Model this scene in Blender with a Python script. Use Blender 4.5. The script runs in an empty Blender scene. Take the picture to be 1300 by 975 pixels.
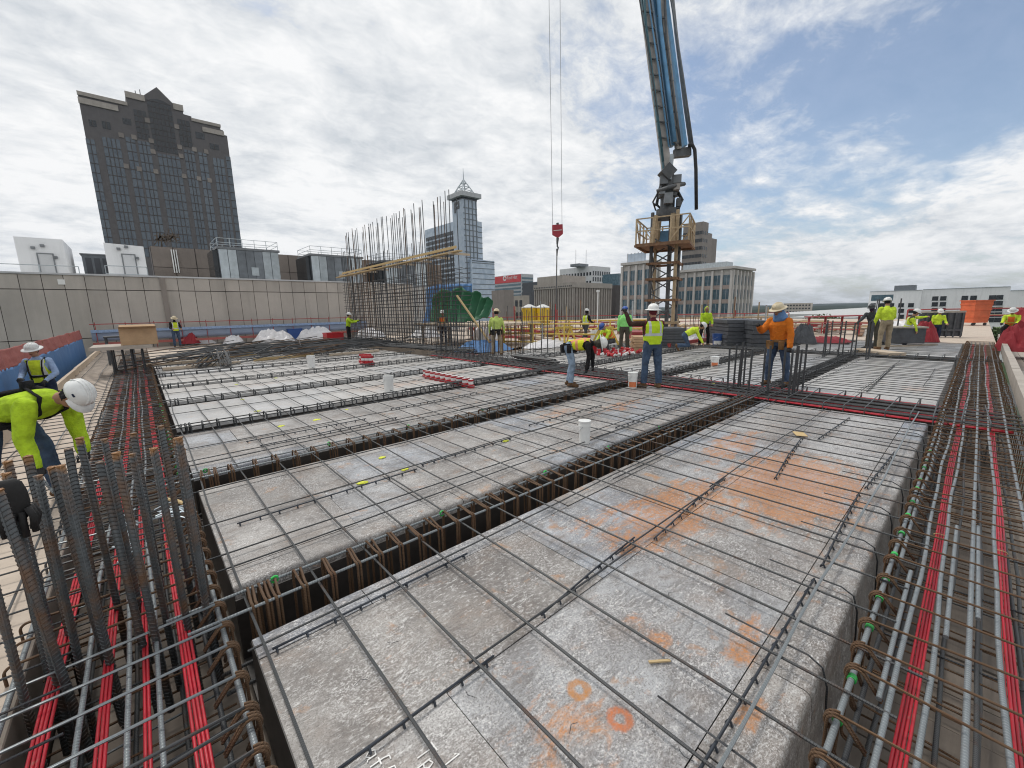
import bpy, bmesh, math, random
import numpy as np
from mathutils import Vector, Matrix, Quaternion, noise as mnoise
random.seed(7); R=math.radians
S=bpy.context.scene; COL=S.collection
# ---------------------------------------------------------------- camera
F=524.6; CX,CY=650.0,487.5; P_=R(10.2); TH=R(48.28); RO=R(1.1); H=1.75
_h=Vector((math.cos(TH),math.sin(TH),0)); _r=Vector((math.sin(TH),-math.cos(TH),0)); _u=Vector((0,0,1))
FW=_h*math.cos(P_)-_u*math.sin(P_); _up=_h*math.sin(P_)+_u*math.cos(P_)
RT=_r*math.cos(RO)-_up*math.sin(RO); UP=_up*math.cos(RO)+_r*math.sin(RO)
cd=bpy.data.cameras.new('camera'); cam=bpy.data.objects.new('camera',cd); COL.objects.link(cam)
cam.matrix_world=Matrix(((RT.x,UP.x,-FW.x,0),(RT.y,UP.y,-FW.y,0),(RT.z,UP.z,-FW.z,H),(0,0,0,1)))
cd.sensor_width=36; cd.lens=F/1300*36; cd.clip_start=.05; cd.clip_end=20000
S.camera=cam
# ---------------------------------------------------------------- world: cloudy daylight
SUN_EL=R(56); SUN_DIR=Vector((-.12,.99,0)).normalized()*math.cos(SUN_EL)+Vector((0,0,math.sin(SUN_EL)))
W=bpy.data.worlds.new('World'); S.world=W; W.use_nodes=True
nt=W.node_tree; N=nt.nodes; L=nt.links; N.clear()
def wn(t,**k):
    n=N.new(t)
    for a,b in k.items():
        if a in n.inputs: n.inputs[a].default_value=b
        else: setattr(n,a,b)
    return n
out=wn('ShaderNodeOutputWorld'); bg=wn('ShaderNodeBackground')
sky=wn('ShaderNodeTexSky',sky_type='NISHITA',sun_disc=False); sky.sun_elevation=SUN_EL
sky.sun_rotation=math.atan2(SUN_DIR.x,SUN_DIR.y)
sk=wn('ShaderNodeVectorMath',operation='SCALE'); sk.inputs['Scale'].default_value=.13; L.new(sky.outputs[0],sk.inputs[0])
tc=wn('ShaderNodeTexCoord'); sp=wn('ShaderNodeSeparateXYZ'); L.new(tc.outputs['Generated'],sp.inputs[0])
def wm(op,a,b=None,c=None):
    n=wn('ShaderNodeMath',operation=op)
    for i,v in enumerate((a,b,c)):
        if v is None: continue
        if isinstance(v,(int,float)): n.inputs[i].default_value=v
        else: L.new(v,n.inputs[i])
    return n.outputs[0]
zz=wm("ADD",wm("MAXIMUM",sp.outputs[2],0.0),.20)
cv=wn('ShaderNodeCombineXYZ'); L.new(wm('DIVIDE',sp.outputs[0],zz),cv.inputs[0]); L.new(wm('DIVIDE',sp.outputs[1],zz),cv.inputs[1])
mp=wn('ShaderNodeMapping'); mp.inputs['Rotation'].default_value=(0,0,R(20)); mp.inputs['Scale'].default_value=(1,1.25,1); L.new(cv.outputs[0],mp.inputs[0])
def wnoise(sc,det,ro,dist=0,off=0):
    n=wn('ShaderNodeTexNoise'); n.noise_dimensions='3D'; n.inputs['Scale'].default_value=sc; n.inputs['Detail'].default_value=det
    n.inputs['Roughness'].default_value=ro; n.inputs['Distortion'].default_value=dist
    if off:
        m=wn('ShaderNodeVectorMath',operation='ADD'); m.inputs[1].default_value=(off,off*.7,off*.3); L.new(mp.outputs[0],m.inputs[0]); L.new(m.outputs[0],n.inputs['Vector'])
    else: L.new(mp.outputs[0],n.inputs['Vector'])
    return n.outputs['Fac']
def wramp(v,stops):
    n=wn('ShaderNodeValToRGB'); e=n.color_ramp.elements
    while len(e)<len(stops): e.new(.5)
    for i,(p,c) in enumerate(stops): e[i].position=p; e[i].color=(c[0],c[1],c[2],1)
    L.new(v,n.inputs[0]); return n.outputs[0]
big=wnoise(.6,3,.5,.2,3.1); med=wnoise(1.9,8,.62,.3,7.7); fine=wnoise(7.,7,.66,.35,1.3)
cov=wm('ADD',wm('MULTIPLY',big,.9),wm('ADD',wm('MULTIPLY',med,.55),wm('MULTIPLY',fine,.30)))
bdir=(FW+RT*((1150-650)/524.6)-UP*((200-487.5)/524.6)).normalized()
dp=wn('ShaderNodeVectorMath',operation='DOT_PRODUCT'); dp.inputs[1].default_value=bdir; L.new(tc.outputs['Generated'],dp.inputs[0])
gap=wm('MULTIPLY',wm('MAXIMUM',wm('SUBTRACT',dp.outputs['Value'],.72),0.0),.54)       # the cover thins toward the right hand sky
mask=wramp(wm('SUBTRACT',wm('ADD',cov,.13),gap),[(.72,(.15,.15,.15)),(.88,(1,1,1))])
tone=wm('ADD',wm('MULTIPLY',med,.60),wm('ADD',wm('MULTIPLY',fine,.36),wm('MULTIPLY',big,.22)))
ccol=wramp(tone,[(.44,(.50,.55,.595)),(.53,(.66,.69,.725)),(.60,(.78,.80,.82)),(.68,(.91,.915,.92))])
mx=wn('ShaderNodeMix',data_type='RGBA'); 
L.new(mask,mx.inputs[0]); L.new(sk.outputs[0],mx.inputs[6]); L.new(ccol,mx.inputs[7])
L.new(mx.outputs[2],bg.inputs[0]); bg.inputs[1].default_value=1.0; L.new(bg.outputs[0],out.inputs[0])
# ---------------------------------------------------------------- sun behind thin cloud
sd=bpy.data.lights.new('sun','SUN'); sd.energy=1.5; sd.angle=R(11); sd.color=(1,.96,.9)
so=bpy.data.objects.new('sun',sd); COL.objects.link(so); so.rotation_euler=SUN_DIR.to_track_quat('Z','Y').to_euler(); so.location=(0,0,60)
S.cycles.filter_width=1.1
vs=S.view_settings; vs.view_transform='Standard'; vs.look='None'; vs.gamma=1; vs.exposure=0.10; vs.use_curve_mapping=False
# ---------------------------------------------------------------- placement helpers (photo pixel -> point of the place)
def ray(x,y): return FW+RT*((x-CX)/F)-UP*((y-CY)/F)
C0=Vector((0,0,H))
def gz(x,y,z=0.): d=ray(x,y); return C0+d*((z-H)/d.z)
def gD(x,y,D): d=ray(x,y); return C0+d*(D/d.dot(_h))
def gX(x,y,X): d=ray(x,y); return C0+d*(X/d.x)
def gY(x,y,Y): d=ray(x,y); return C0+d*(Y/d.y)
# ---------------------------------------------------------------- materials
class NG:
    def __init__(s,name):
        s.m=bpy.data.materials.new(name); s.m.use_nodes=True; s.t=s.m.node_tree; s.n=s.t.nodes; s.b=s.n['Principled BSDF']
        s._tc=None
    def node(s,t,**k):
        n=s.n.new(t)
        for a,b in k.items(): setattr(n,a,b)
        return n
    def lk(s,a,b): s.t.links.new(a,b)
    def co(s,kind='Object'):
        if s._tc is None: s._tc=s.node('ShaderNodeTexCoord'); s._ge=s.node('ShaderNodeNewGeometry')
        return s._ge.outputs['Position'] if kind=='World' else s._tc.outputs[kind]
    def mapv(s,v,sc=(1,1,1),rot=(0,0,0),loc=(0,0,0)):
        n=s.node('ShaderNodeMapping'); n.inputs['Scale'].default_value=sc; n.inputs['Rotation'].default_value=rot; n.inputs['Location'].default_value=loc
        s.lk(v,n.inputs[0]); return n.outputs[0]
    def noise(s,v,sc,det=4,ro=.55,dist=0):
        n=s.node('ShaderNodeTexNoise'); n.inputs['Scale'].default_value=sc; n.inputs['Detail'].default_value=det
        n.inputs['Roughness'].default_value=ro; n.inputs['Distortion'].default_value=dist; s.lk(v,n.inputs['Vector']); return n.outputs['Fac']
    def ramp(s,v,stops):
        n=s.node('ShaderNodeValToRGB'); e=n.color_ramp.elements
        while len(e)<len(stops): e.new(.5)
        for i,(p,c) in enumerate(stops):
            e[i].position=p
            if isinstance(c,(int,float)): c=(c,c,c)
            e[i].color=(c[0],c[1],c[2],1)
        s.lk(v,n.inputs[0]); return n.outputs[0]
    def math(s,op,a,b=None,c=None):
        n=s.node('ShaderNodeMath',operation=op)
        for i,v in enumerate((a,b,c)):
            if v is None: continue
            if isinstance(v,(int,float)): n.inputs[i].default_value=v
            else: s.lk(v,n.inputs[i])
        return n.outputs[0]
    def mix(s,f,a,b,mode='MIX'):
        n=s.node('ShaderNodeMix',data_type='RGBA',blend_type=mode)
        for i,v in ((0,f),(6,a),(7,b)):
            if isinstance(v,(int,float)): n.inputs[i].default_value=v
            elif isinstance(v,tuple): n.inputs[i].default_value=(v[0],v[1],v[2],1)
            else: s.lk(v,n.inputs[i])
        return n.outputs[2]
    def bump(s,v,st=.3,d=.01):
        n=s.node('ShaderNodeBump'); n.inputs['Strength'].default_value=st; n.inputs['Distance'].default_value=d; s.lk(v,n.inputs['Height']); s.lk(n.outputs[0],s.b.inputs['Normal']); return n
    def rnd(s):
        return s.node('ShaderNodeObjectInfo').outputs['Random']
    def set(s,col=None,rough=None,metal=None,**k):
        for nm,v in (('Base Color',col),('Roughness',rough),('Metallic',metal)):
            if v is None: continue
            if isinstance(v,tuple): s.b.inputs[nm].default_value=(v[0],v[1],v[2],1)
            elif isinstance(v,(int,float)): s.b.inputs[nm].default_value=v
            else: s.lk(v,s.b.inputs[nm])
        return s.m
M={}
def simple(name,c,rough=.7,metal=0.,var=.25,sc=6.,bump=.15,dirt=.0,bd=.01,spec=None,rv=.15):
    """plain paint/cloth/steel: base colour with blotchy variation, per-object variation, fine relief"""
    g=NG(name); v=g.co('Object')
    n1=g.noise(v,sc,5,.6); n2=g.noise(v,sc*7,3,.6)
    a=tuple(x*(1-var) for x in c); b=tuple(min(1,x*(1+var)) for x in c)
    col=g.ramp(n1,[(.3,a),(.7,b)])
    if rv:
        k=g.math('ADD',g.math('MULTIPLY',g.rnd(),rv*2),1-rv); cc=g.node('ShaderNodeVectorMath',operation='SCALE'); g.lk(col,cc.inputs[0]); g.lk(k,cc.inputs['Scale']); col=cc.outputs[0]
    if dirt: col=g.mix(g.ramp(g.noise(v,sc*.7,6,.7),[(.5,0.),(.75,dirt)]),col,(.11,.085,.06))
    if bump: g.bump(g.math('ADD',n1,g.math('MULTIPLY',n2,.5)),bump,bd)
    g.set(col,rough,metal)
    if spec is not None: g.b.inputs['Specular IOR Level'].default_value=spec
    M[name]=g.m; return g.m
# ---------------------------------------------------------------- mesh building
class MB:
    def __init__(s): s.v=[]; s.f=[]; s.mi=[]
    def add(s,vs,fs,mi=0):
        o=len(s.v); s.v+= [tuple(v) for v in vs]; s.f+=[tuple(i+o for i in f) for f in fs]; s.mi+=[mi]*len(fs); return s
    def box(s,c,d,rot=None,mi=0,taper=None):
        x,y,z=(i/2 for i in d); vs=[Vector((sx*x,sy*y,sz*z)) for sz in (-1,1) for sx,sy in ((-1,-1),(1,-1),(1,1),(-1,1))]
        if taper:
            for i in range(4,8): vs[i].x*=taper[0]; vs[i].y*=taper[1]
        if rot is not None: vs=[rot@v for v in vs]
        c=Vector(c); return s.add([v+c for v in vs],[(3,2,1,0),(4,5,6,7),(0,1,5,4),(1,2,6,5),(2,3,7,6),(3,0,4,7)],mi)
    def b2(s,a,b,mi=0): return s.box([(i+j)/2 for i,j in zip(a,b)],[abs(j-i) for i,j in zip(a,b)],None,mi)
    def beam(s,p,q,w,d,mi=0,upv=(0,0,1)):
        p=Vector(p);q=Vector(q);a=(q-p);l=a.length;a.normalize();u=Vector(upv)
        if abs(a.dot(u))>.98: u=Vector((1,0,0)) if abs(a.x)<.9 else Vector((0,1,0))
        x=a.cross(u).normalized();y=x.cross(a)
        m=Matrix((x,a,y)).transposed(); return s.box((p+q)/2,(w,l,d),m,mi)
    def tube(s,pts,r,n=6,closed=False,mi=0,caps=True,radii=None,el=None):
        P=[Vector(p) for p in pts]; k=len(P); T=[]
        for i in range(k):
            if closed: t=P[(i+1)%k]-P[i-1]
            else: t=P[min(i+1,k-1)]-P[max(i-1,0)]
            T.append(t.normalized())
        u=Vector((0,0,1)) if abs(T[0].z)<.9 else Vector((1,0,0))
        a=T[0].cross(u).normalized(); vs=[]
        for i in range(k):
            if i:
                q=T[i-1].rotation_difference(T[i]); a=(q@a); a=(a-T[i]*a.dot(T[i])).normalized()
            b=T[i].cross(a); rr=radii[i] if radii else r
            for j in range(n):
                t=2*math.pi*j/n; e=el[i] if el else (1,1)
                vs.append(P[i]+a*(math.cos(t)*rr*e[0])+b*(math.sin(t)*rr*e[1]))
        fs=[]
        for i in range(k if closed else k-1):
            i2=(i+1)%k
            for j in range(n): j2=(j+1)%n; fs.append((i*n+j,i*n+j2,i2*n+j2,i2*n+j))
        if caps and not closed: fs.append(tuple(reversed(range(n)))); fs.append(tuple(range((k-1)*n,k*n)))
        return s.add(vs,fs,mi)
    def cyl(s,p,q,r,n=8,mi=0,r2=None): return s.tube([p,q],r,n,mi=mi,radii=[r,r if r2 is None else r2])
    def lathe(s,prof,c=(0,0,0),n=16,mi=0,sx=1,sy=1,rot=None):
        c=Vector(c);vs=[];fs=[]
        for r,z in prof:
            for j in range(n):
                t=2*math.pi*j/n; v=Vector((r*math.cos(t)*sx,r*math.sin(t)*sy,z))
                vs.append(c+(rot@v if rot is not None else v))
        for i in range(len(prof)-1):
            for j in range(n): j2=(j+1)%n; fs.append((i*n+j,i*n+j2,(i+1)*n+j2,(i+1)*n+j))
        if prof[0][0]>1e-4: fs.append(tuple(reversed(range(n))))
        if prof[-1][0]>1e-4: fs.append(tuple(range((len(prof)-1)*n,len(prof)*n)))
        return s.add(vs,fs,mi)
    def prism(s,poly,y0,y1,mi=0):
        """outline in (x,z) extruded along y"""
        n=len(poly); vs=[(x,y0,z) for x,z in poly]+[(x,y1,z) for x,z in poly]
        return s.add(vs,[tuple(range(n)),tuple(reversed(range(n,2*n)))]+[(i,i+n,(i+1)%n+n,(i+1)%n) for i in range(n)],mi)
    def mesh(s,name,mats,smooth=False,off=None):
        me=bpy.data.meshes.new(name)
        vs=s.v if off is None else [(v[0]-off[0],v[1]-off[1],v[2]-off[2]) for v in s.v]
        me.from_pydata(vs,[],s.f)
        for m in (mats if isinstance(mats,(list,tuple)) else [mats]): me.materials.append(m)
        if any(s.mi): me.polygons.foreach_set('material_index',s.mi)
        bm=bmesh.new(); bm.from_mesh(me); bmesh.ops.recalc_face_normals(bm,faces=bm.faces); bm.to_mesh(me); bm.free()
        if smooth:
            me.polygons.foreach_set('use_smooth',[True]*len(me.polygons))
            if smooth!='all': me.set_sharp_from_angle(angle=R(40))
        return me
    def build(s,name,mats,parent=None,smooth=False,**k):
        root=parent
        while root is not None and root.parent is not None: root=root.parent
        off=root.location if root is not None else None
        me=s.mesh(name,mats,smooth,off); o=bpy.data.objects.new(name,me); COL.objects.link(o)
        if parent: o.parent=parent
        for a,b in k.items(): o[a]=b
        return o
def inst(me,name,parent=None,loc=(0,0,0),rot=(0,0,0),scale=None):
    o=bpy.data.objects.new(name,me); COL.objects.link(o); o.parent=parent; o.location=loc; o.rotation_euler=rot
    if scale: o.scale=scale
    return o
def tag(o,label,cat,group=None):
    o['label']=label; o['category']=cat
    if group: o['group']=group
    return o
def thing(name,label,cat,loc=(0,0,0),group=None,rz=0.):
    o=bpy.data.objects.new(name,None); COL.objects.link(o); o.location=loc; o.rotation_euler=(0,0,rz); o.empty_display_size=.1
    return tag(o,label,cat,group)
def structure(o): o['kind']='structure'; return o
def solo(mb,name,mat,label,cat,group=None,smooth=False,origin=None):
    """one-mesh thing with its origin at the base"""
    if origin is None:
        a=np.array(mb.v); origin=(a[:,0].mean(),a[:,1].mean(),a[:,2].min())
    me=mb.mesh(name,mat,smooth,origin); o=bpy.data.objects.new(name,me); COL.objects.link(o); o.location=origin
    return tag(o,label,cat,group)
ORD=['first','second','third','fourth','fifth','sixth','seventh','eighth','ninth','tenth','eleventh','twelfth']
# ================================================================ materials of the deck
def m_pan(key='pan',gain=1.):
    g=NG('pan_steel'); w=g.co('World')
    rn=g.rnd(); n1=g.noise(w,1.6,6,.62,.4); n2=g.noise(g.mapv(w,(.8,2.2,1),(0,0,.5)),7,7,.66,.5); n3=g.noise(w,34,5,.65)
    base=g.ramp(n1,[(.30,(.15,.138,.13)),(.44,(.27,.255,.245)),(.57,(.39,.38,.37)),(.70,(.52,.51,.495))])
    tint=g.ramp(rn,[(.0,(.68,.79,.97)),(.2,(.95,1.02,1.12)),(.3,(.97,.96,.95)),(.5,(1,.95,.9)),(.75,(.68,.65,.62)),(1.,(1.14,1.13,1.12))])
    c=g.mix(1.0,base,tint,'MULTIPLY')
    c=g.mix(g.ramp(n2,[(.50,0.),(.62,.62)]),c,(.15,.135,.125))          # cement and oil film
    sc=g.noise(g.mapv(w,(1.1,2.6,1),(0,0,.35)),21,8,.78,.25)
    fk=g.noise(g.mapv(w,(1,1.35,1),(0,0,.35)),85,8,.8,.0); fk2=g.noise(w,130,4,.7)
    pat=g.ramp(g.noise(w,1.9,5,.6,.5),[(.40,.08),(.56,1.)])
    c=g.mix(g.math('MULTIPLY',g.ramp(fk,[(.50,0.),(.58,.85)]),pat),c,(.74,.72,.70))
    c=g.mix(g.ramp(g.noise(w,2.6,6,.65,.4),[(.5,0.),(.68,.5)]),c,(.27,.205,.16))
    c=g.mix(g.ramp(fk2,[(.50,0.),(.62,.7)]),c,(.11,.095,.085))
    c=g.mix(g.math('MULTIPLY',g.ramp(sc,[(.53,0.),(.62,.9)]),g.ramp(g.noise(w,2.3,4,.6),[(.35,.2),(.6,1.)])),c,(.70,.685,.665))   # white scuffs
    c=g.mix(g.ramp(g.noise(w,90,3,.6),[(.60,0.),(.72,.55)]),c,(.12,.11,.10))
    # rust stains with shapes of their own
    s=g.node('ShaderNodeSeparateXYZ'); g.lk(w,s.inputs[0]); X,Y=s.outputs[0],s.outputs[1]
    tot=None
    for (cx,cy,rx,ry,k) in ((4.6,1.05,1.35,.75,1.),(3.3,1.6,1.2,.45,.8),(5.4,1.9,1.2,.35,.6),(6.3,4.1,.9,.35,.55),(5.2,4.6,.7,.3,.5),(4.4,9.3,1.6,.5,.6),(6.4,9.9,1.5,.4,.6),(2.2,12.0,1.5,.4,.35),(11.6,.7,.7,.3,.5),(1.75,.45,.16,.06,.7),(1.1,.95,.35,.3,.45),(2.2,.62,.35,.12,.65),(.75,.7,.35,.3,.5),(2.7,1.95,.5,.25,.5),(1.85,.95,.12,.25,.5)):
        dx=g.math('DIVIDE',g.math('SUBTRACT',X,cx),rx); dy=g.math('DIVIDE',g.math('SUBTRACT',Y,cy),ry)
        d=g.math('ADD',g.math('MULTIPLY',dx,dx),g.math('MULTIPLY',dy,dy))
        v=g.math('MULTIPLY',g.math('MAXIMUM',g.math('SUBTRACT',1.,d),0.),k); tot=v if tot is None else g.math('MAXIMUM',tot,v)
    rn2=g.noise(g.mapv(w,(1.,2.3,1),(0,0,.3)),3.6,9,.72,.5)
    ru=g.ramp(g.math('ADD',g.math('MULTIPLY',tot,.36),g.math('MULTIPLY',rn2,1.0)),[(.61,0.),(.73,.95)])
    c=g.mix(g.math('MULTIPLY',ru,g.math('MULTIPLY',g.ramp(n3,[(.35,.3),(.6,1.)]),g.ramp(fk,[(.38,.25),(.56,1.)]))),c,(.56,.21,.035))
    ru2=g.ramp(g.noise(w,3.1,6,.7,.3),[(.60,0.),(.70,.75)]); c=g.mix(ru2,c,(.42,.22,.10))
    for (cx,cy,r,col) in ((1.31,1.04,.054,(.50,.20,.03)),(1.33,.83,.056,(.56,.15,.03))):
        dx=g.math('SUBTRACT',X,cx); dy=g.math('SUBTRACT',Y,cy); d=g.math('SQRT',g.math('ADD',g.math('MULTIPLY',dx,dx),g.math('MULTIPLY',dy,dy)))
        d=g.math('ABSOLUTE',g.math('SUBTRACT',g.math('ADD',d,g.math('MULTIPLY',g.math('SUBTRACT',g.noise(w,34,5,.7),.5),.045)),r*.72))
        c=g.mix(g.math('MULTIPLY',g.ramp(d,[(.010,.95),(.024,0.)]),g.ramp(fk,[(.35,.35),(.6,1.)])),c,col)
    if gain!=1.: c=g.mix(gain,c,(.60,.585,.56))          # far rows mixed paler, their glare put into the colour
    g.bump(g.math('ADD',g.math('MULTIPLY',n2,.5),g.math('ADD',g.math('MULTIPLY',n3,.6),g.math('ADD',sc,fk))),.14,.003)
    M[key]=g.set(c,g.ramp(n2,[(.3,.33),(.7,.58)]),.0); return g.m
m_pan(); m_pan('pan_glare',.5)
def m_bar(name,c,c2,rust,rough,metal,pitch,st,rr=.55):
    g=NG(name); v=g.co('Object'); s=g.node('ShaderNodeSeparateXYZ'); g.lk(v,s.inputs[0])
    an=g.math('ARCTAN2',s.outputs[1],s.outputs[0])
    wv=g.math('SINE',g.math('ADD',g.math('MULTIPLY',s.outputs[2],2*math.pi/pitch),g.math('MULTIPLY',an,1.)))
    wv=g.math('POWER',g.math('MAXIMUM',wv,0.),2.)
    w=g.co('World'); n=g.noise(w,9,5,.65)
    col=g.mix(n,c,c2); col=g.mix(g.ramp(g.noise(w,5.,6,.7),[(rr,0.),(rr+.14,rust)]),col,(.17,.075,.032))
    col=g.mix(g.math('MULTIPLY',g.math('SUBTRACT',1.,wv),.5),col,tuple(x*.45 for x in c))
    g.bump(g.math('ADD',wv,g.math('MULTIPLY',g.noise(w,60,3),.3)),st,.003)
    M[name]=g.set(col,rough,metal)
m_bar('zinc',(.27,.30,.31),(.40,.43,.45),.45,.4,.35,.016,1.,.58)
m_bar('steel',(.085,.088,.092),(.165,.17,.17),.7,.5,.35,.011,.8,.55)
m_bar('dark',(.05,.053,.058),(.10,.105,.11),.35,.5,.3,.014,.6,.6)
m_bar('rusty',(.10,.056,.03),(.22,.125,.062),.6,.8,.0,.011,.8,.5)
def m_tendon():
    g=NG('tendon'); w=g.co('World'); n=g.noise(w,14,5,.6); c=g.mix(n,(.42,.008,.022),(.66,.035,.055))
    c=g.mix(g.ramp(g.noise(w,23,4,.6),[(.62,0.),(.74,.6)]),c,(.35,.22,.16)); c=g.mix(g.ramp(g.noise(w,3.5,6,.7),[(.45,0.),(.7,.5)]),c,(.22,.03,.03)); g.bump(n,.1,.003); M['tendon']=g.set(c,.32,0.)
m_tendon()
def m_ply(name,a,b,st=1.):
    g=NG(name); w=g.co('World'); r=g.rnd(); gr=g.noise(g.mapv(w,(1.2,14,14)),6,6,.65,.4); bl=g.noise(w,2.1,6,.65)
    c=g.mix(gr,a,b); c=g.mix(g.ramp(bl,[(.42,0.),(.7,.55*st)]),c,tuple(x*.45 for x in a)); c=g.mix(g.ramp(r,[(0,0.),(1,.35)]),c,(.42,.34,.27))
    c=g.mix(g.ramp(g.noise(w,31,5,.7),[(.6,0.),(.7,.5)]),c,(.20,.17,.14)); g.bump(gr,.25,.004); M[name]=g.set(c,.82,0.)
m_ply('ply_pale',(.52,.42,.33),(.64,.55,.46),.6); m_ply('ply_old',(.125,.105,.088),(.23,.20,.17)); m_ply('lumber',(.50,.40,.29),(.62,.52,.40),.5); m_ply('lumber_grey',(.36,.33,.29),(.50,.46,.41),.7)
simple('trough_shade',(.045,.04,.037),.5,0,.4,5,.2,.25)  # near-black colour standing in for shade in the troughs and on pan ends
m_ply('lumber_yellow',(.55,.38,.16),(.66,.49,.24),.4)
simple('green_tie',(.04,.46,.09),.5,0,.2,20,.1); simple('bolster',(.035,.042,.055),.45,.1,.3,10,.1); simple('wire_white',(.62,.70,.74),.45,.2,.15,9,.1)
simple('yellow_paint',(.62,.66,.05),.7,0,.3,40,.1); simple('chalk',(.78,.77,.74),.9,0,.1,60,0)
# ================================================================ rebar helpers
_rods={}
def rod(par,p,q,r,mat,name='rebar',n=8):
    p=Vector(p);q=Vector(q);l=round((q-p).length,2); bend=l>2.5 and r<.012; k=(l,r,mat,n,random.randrange(4) if bend else 0)
    if k not in _rods:
        if bend:                                   # long thin bars are never quite straight
            a,b_=random.uniform(0,6),random.uniform(0,6); m=max(6,int(l/.45)); e=lambda u:min(1,u*4,(1-u)*4)
            P=[(e(i/m)*(.011*math.sin(i*.55+a)+.005*math.sin(i*1.7+b_)),e(i/m)*(.007*math.sin(i*.7+b_)),l*i/m) for i in range(m+1)]
            _rods[k]=MB().tube(P,r,n).mesh(name,M[mat],True)
        else: _rods[k]=MB().tube([(0,0,0),(0,0,l)],r,n).mesh(name,M[mat],True)
    o=inst(_rods[k],name,par,p-(par.location if par else Vector()))
    o.rotation_euler=(q-p).to_track_quat('Z','Y').to_euler(); return o
_hoops={}
def hoop_pts(w,hgt,rad=.035,tails=True):
    """closed stirrup in local (a,z): hooked round the corner bar at a=w"""
    P=[]
    def arc(cx,cz,r,a0,a1,k=5): 
        for i in range(k+1):
            t=R(a0+(a1-a0)*i/k); P.append((cx+r*math.cos(t),cz+r*math.sin(t)))
    if tails: P.append((w-.13,hgt-.10))
    arc(w-rad,hgt-rad,rad*1.0,130,-0,6)
    arc(w-rad,rad,rad,0,-90); arc(rad,rad,rad,-90,-180); arc(rad,hgt-rad,rad,180,90)
    if tails: arc(w-rad*1.1,hgt-rad*1.1,rad*1.35,90,-60,7); P.append((w-.02,hgt-.15)); P.append((w-.05,hgt-.22))
    return P
def hoop_mesh(w,hgt,axis,r,mat,flip=False,n=6,two=True,tails=True):
    k=(round(w,3),round(hgt,3),axis,r,mat,flip,two,tails)
    if k not in _hoops:
        b=MB(); P=hoop_pts(w,hgt,.035 if tails else .022,tails)
        m=len(P)
        def Q_(i0,i1,d):
            o=[]
            for i in range(i0,i1):
                a,z=P[i]; t=d+(.010*i/m); aa=(w-a) if flip else a
                o.append((t,aa,z) if axis=='X' else (aa,t,z))
            return o
        if two:
            b.tube(Q_(0,14,0.),r,n,mi=1); b.tube(Q_(13,m-9,0.),r,n); b.tube(Q_(m-10,m,0.),r,n,mi=1); b.tube(Q_(0,14,.017),r,n,mi=1); b.tube(Q_(m-10,m,.017),r,n,mi=1)
        else: b.tube(Q_(0,m,0.),r,n,closed=not tails)
        _hoops[k]=b.mesh('stirrup',[M[mat],M['rusty']],'all')
    return _hoops[k]
# ================================================================ setting: deck
PY=[.30]+[3.03+2.645*i for i in range(9)]; PT=[2.47+2.645*i for i in range(10)]     # near and far edge of each row of pans
fl=MB().b2((-2.1,-.62,-.75),(60,40,-.62)).build('deck',M['ply_old']); structure(fl)
# girder soffit boards (planks lie across the girder)
def soffit(x0,x1,y0,y1,along,step,z=-.52):
    i=0; a=x0 if along=='X' else y0; e=x1 if along=='X' else y1
    me={}
    while a<e:
        s=step*random.choice((.8,1,1,1.25)); s=round(s,3)
        if s not in me:
            me[s]=(MB().b2((0,0,-.04),(s-.008,y1-y0,0)) if along=='X' else MB().b2((0,0,-.04),(x1-x0,s-.008,0))).mesh('plank',M['ply_old'])
        inst(me[s],'plank',fl,(a,y0,z+random.uniform(-.006,.006)) if along=='X' else (x0,a,z+random.uniform(-.006,.006)))
        a+=s
soffit(.9,26,-.60,.24,'X',.30); soffit(-.64,.22,.6,22,'Y',.30); soffit(8.42,9.98,-.0,16,'Y',.6)
# left hand plywood deck with sheets
sh={}
for i in range(24):
    for j in range(1):
        l=1.22; me=sh.setdefault(0,MB().b2((-.98,0,-.02),(0,l-.006,0)).mesh('sheet',M['ply_pale']))
        inst(me,'sheet',fl,(-.655,.3+i*l,-.001-random.random()*.004))
MB().b2((-1.64,.3,-.62),(-.656,29.6,-.024)).build('deck_edge_form',M['ply_old'],fl)
# far working deck
far=MB()
for a,b in (((19.0,7.7,-.5),(25.2,13.2,0)),((25.25,-.62,-.5),(60,13.2,-.002)),((10.1,13.25,-.5),(60,40,-.004)),((.2,21.6,-.5),(8.4,40,-.006)),((-1.6,29.7,-.5),(.18,40,-.008))): far.b2(a,b)
structure(far.build('far_deck',M['ply_pale']))
# edge forms (upstands)
def curb(name,label,pts,w,z0,z1,mat,L=2.44):
    t=thing(name,label,'edge board',pts[0]); p,q=Vector(pts[0]),Vector(pts[1]); d=(q-p); n=int(d.length/L); d/=n
    for i in range(n):
        a=p+d*i; b=a+d*.996; k=random.uniform(-.006,.006); MB().beam(a+Vector((k,k,(z0+z1)/2)),b+Vector((-k,-k,(z0+z1)/2)),w,z1-z0+random.uniform(-.012,.012)).build('board',M[mat],t)
    return t
curb('edge_board','long pale timber edge board along the orange and brown edge girder',((7.5,-.70,0),(30,-.78,0)),.13,-.12,.19,'lumber_grey')
curb('edge_board','long timber edge board in front of the blue tarpaulin guard',((-1.66,5.2,0),(-1.62,29.5,0)),.07,-.02,.20,'lumber')
# walkway outside the right edge
ww=thing('scaffold_walkway','brown plank walkway outside the right hand edge board','walkway',(8,-1.4,-.35))
for i in range(5):
    for j in range(6): MB().b2((8+j*3.9,-1.0-i*.235-.22,-.40),(8+j*3.9+3.86,-1.0-i*.235,-.35)).build('plank',M[random.choice(('ply_old','lumber_grey'))],ww)
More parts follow.
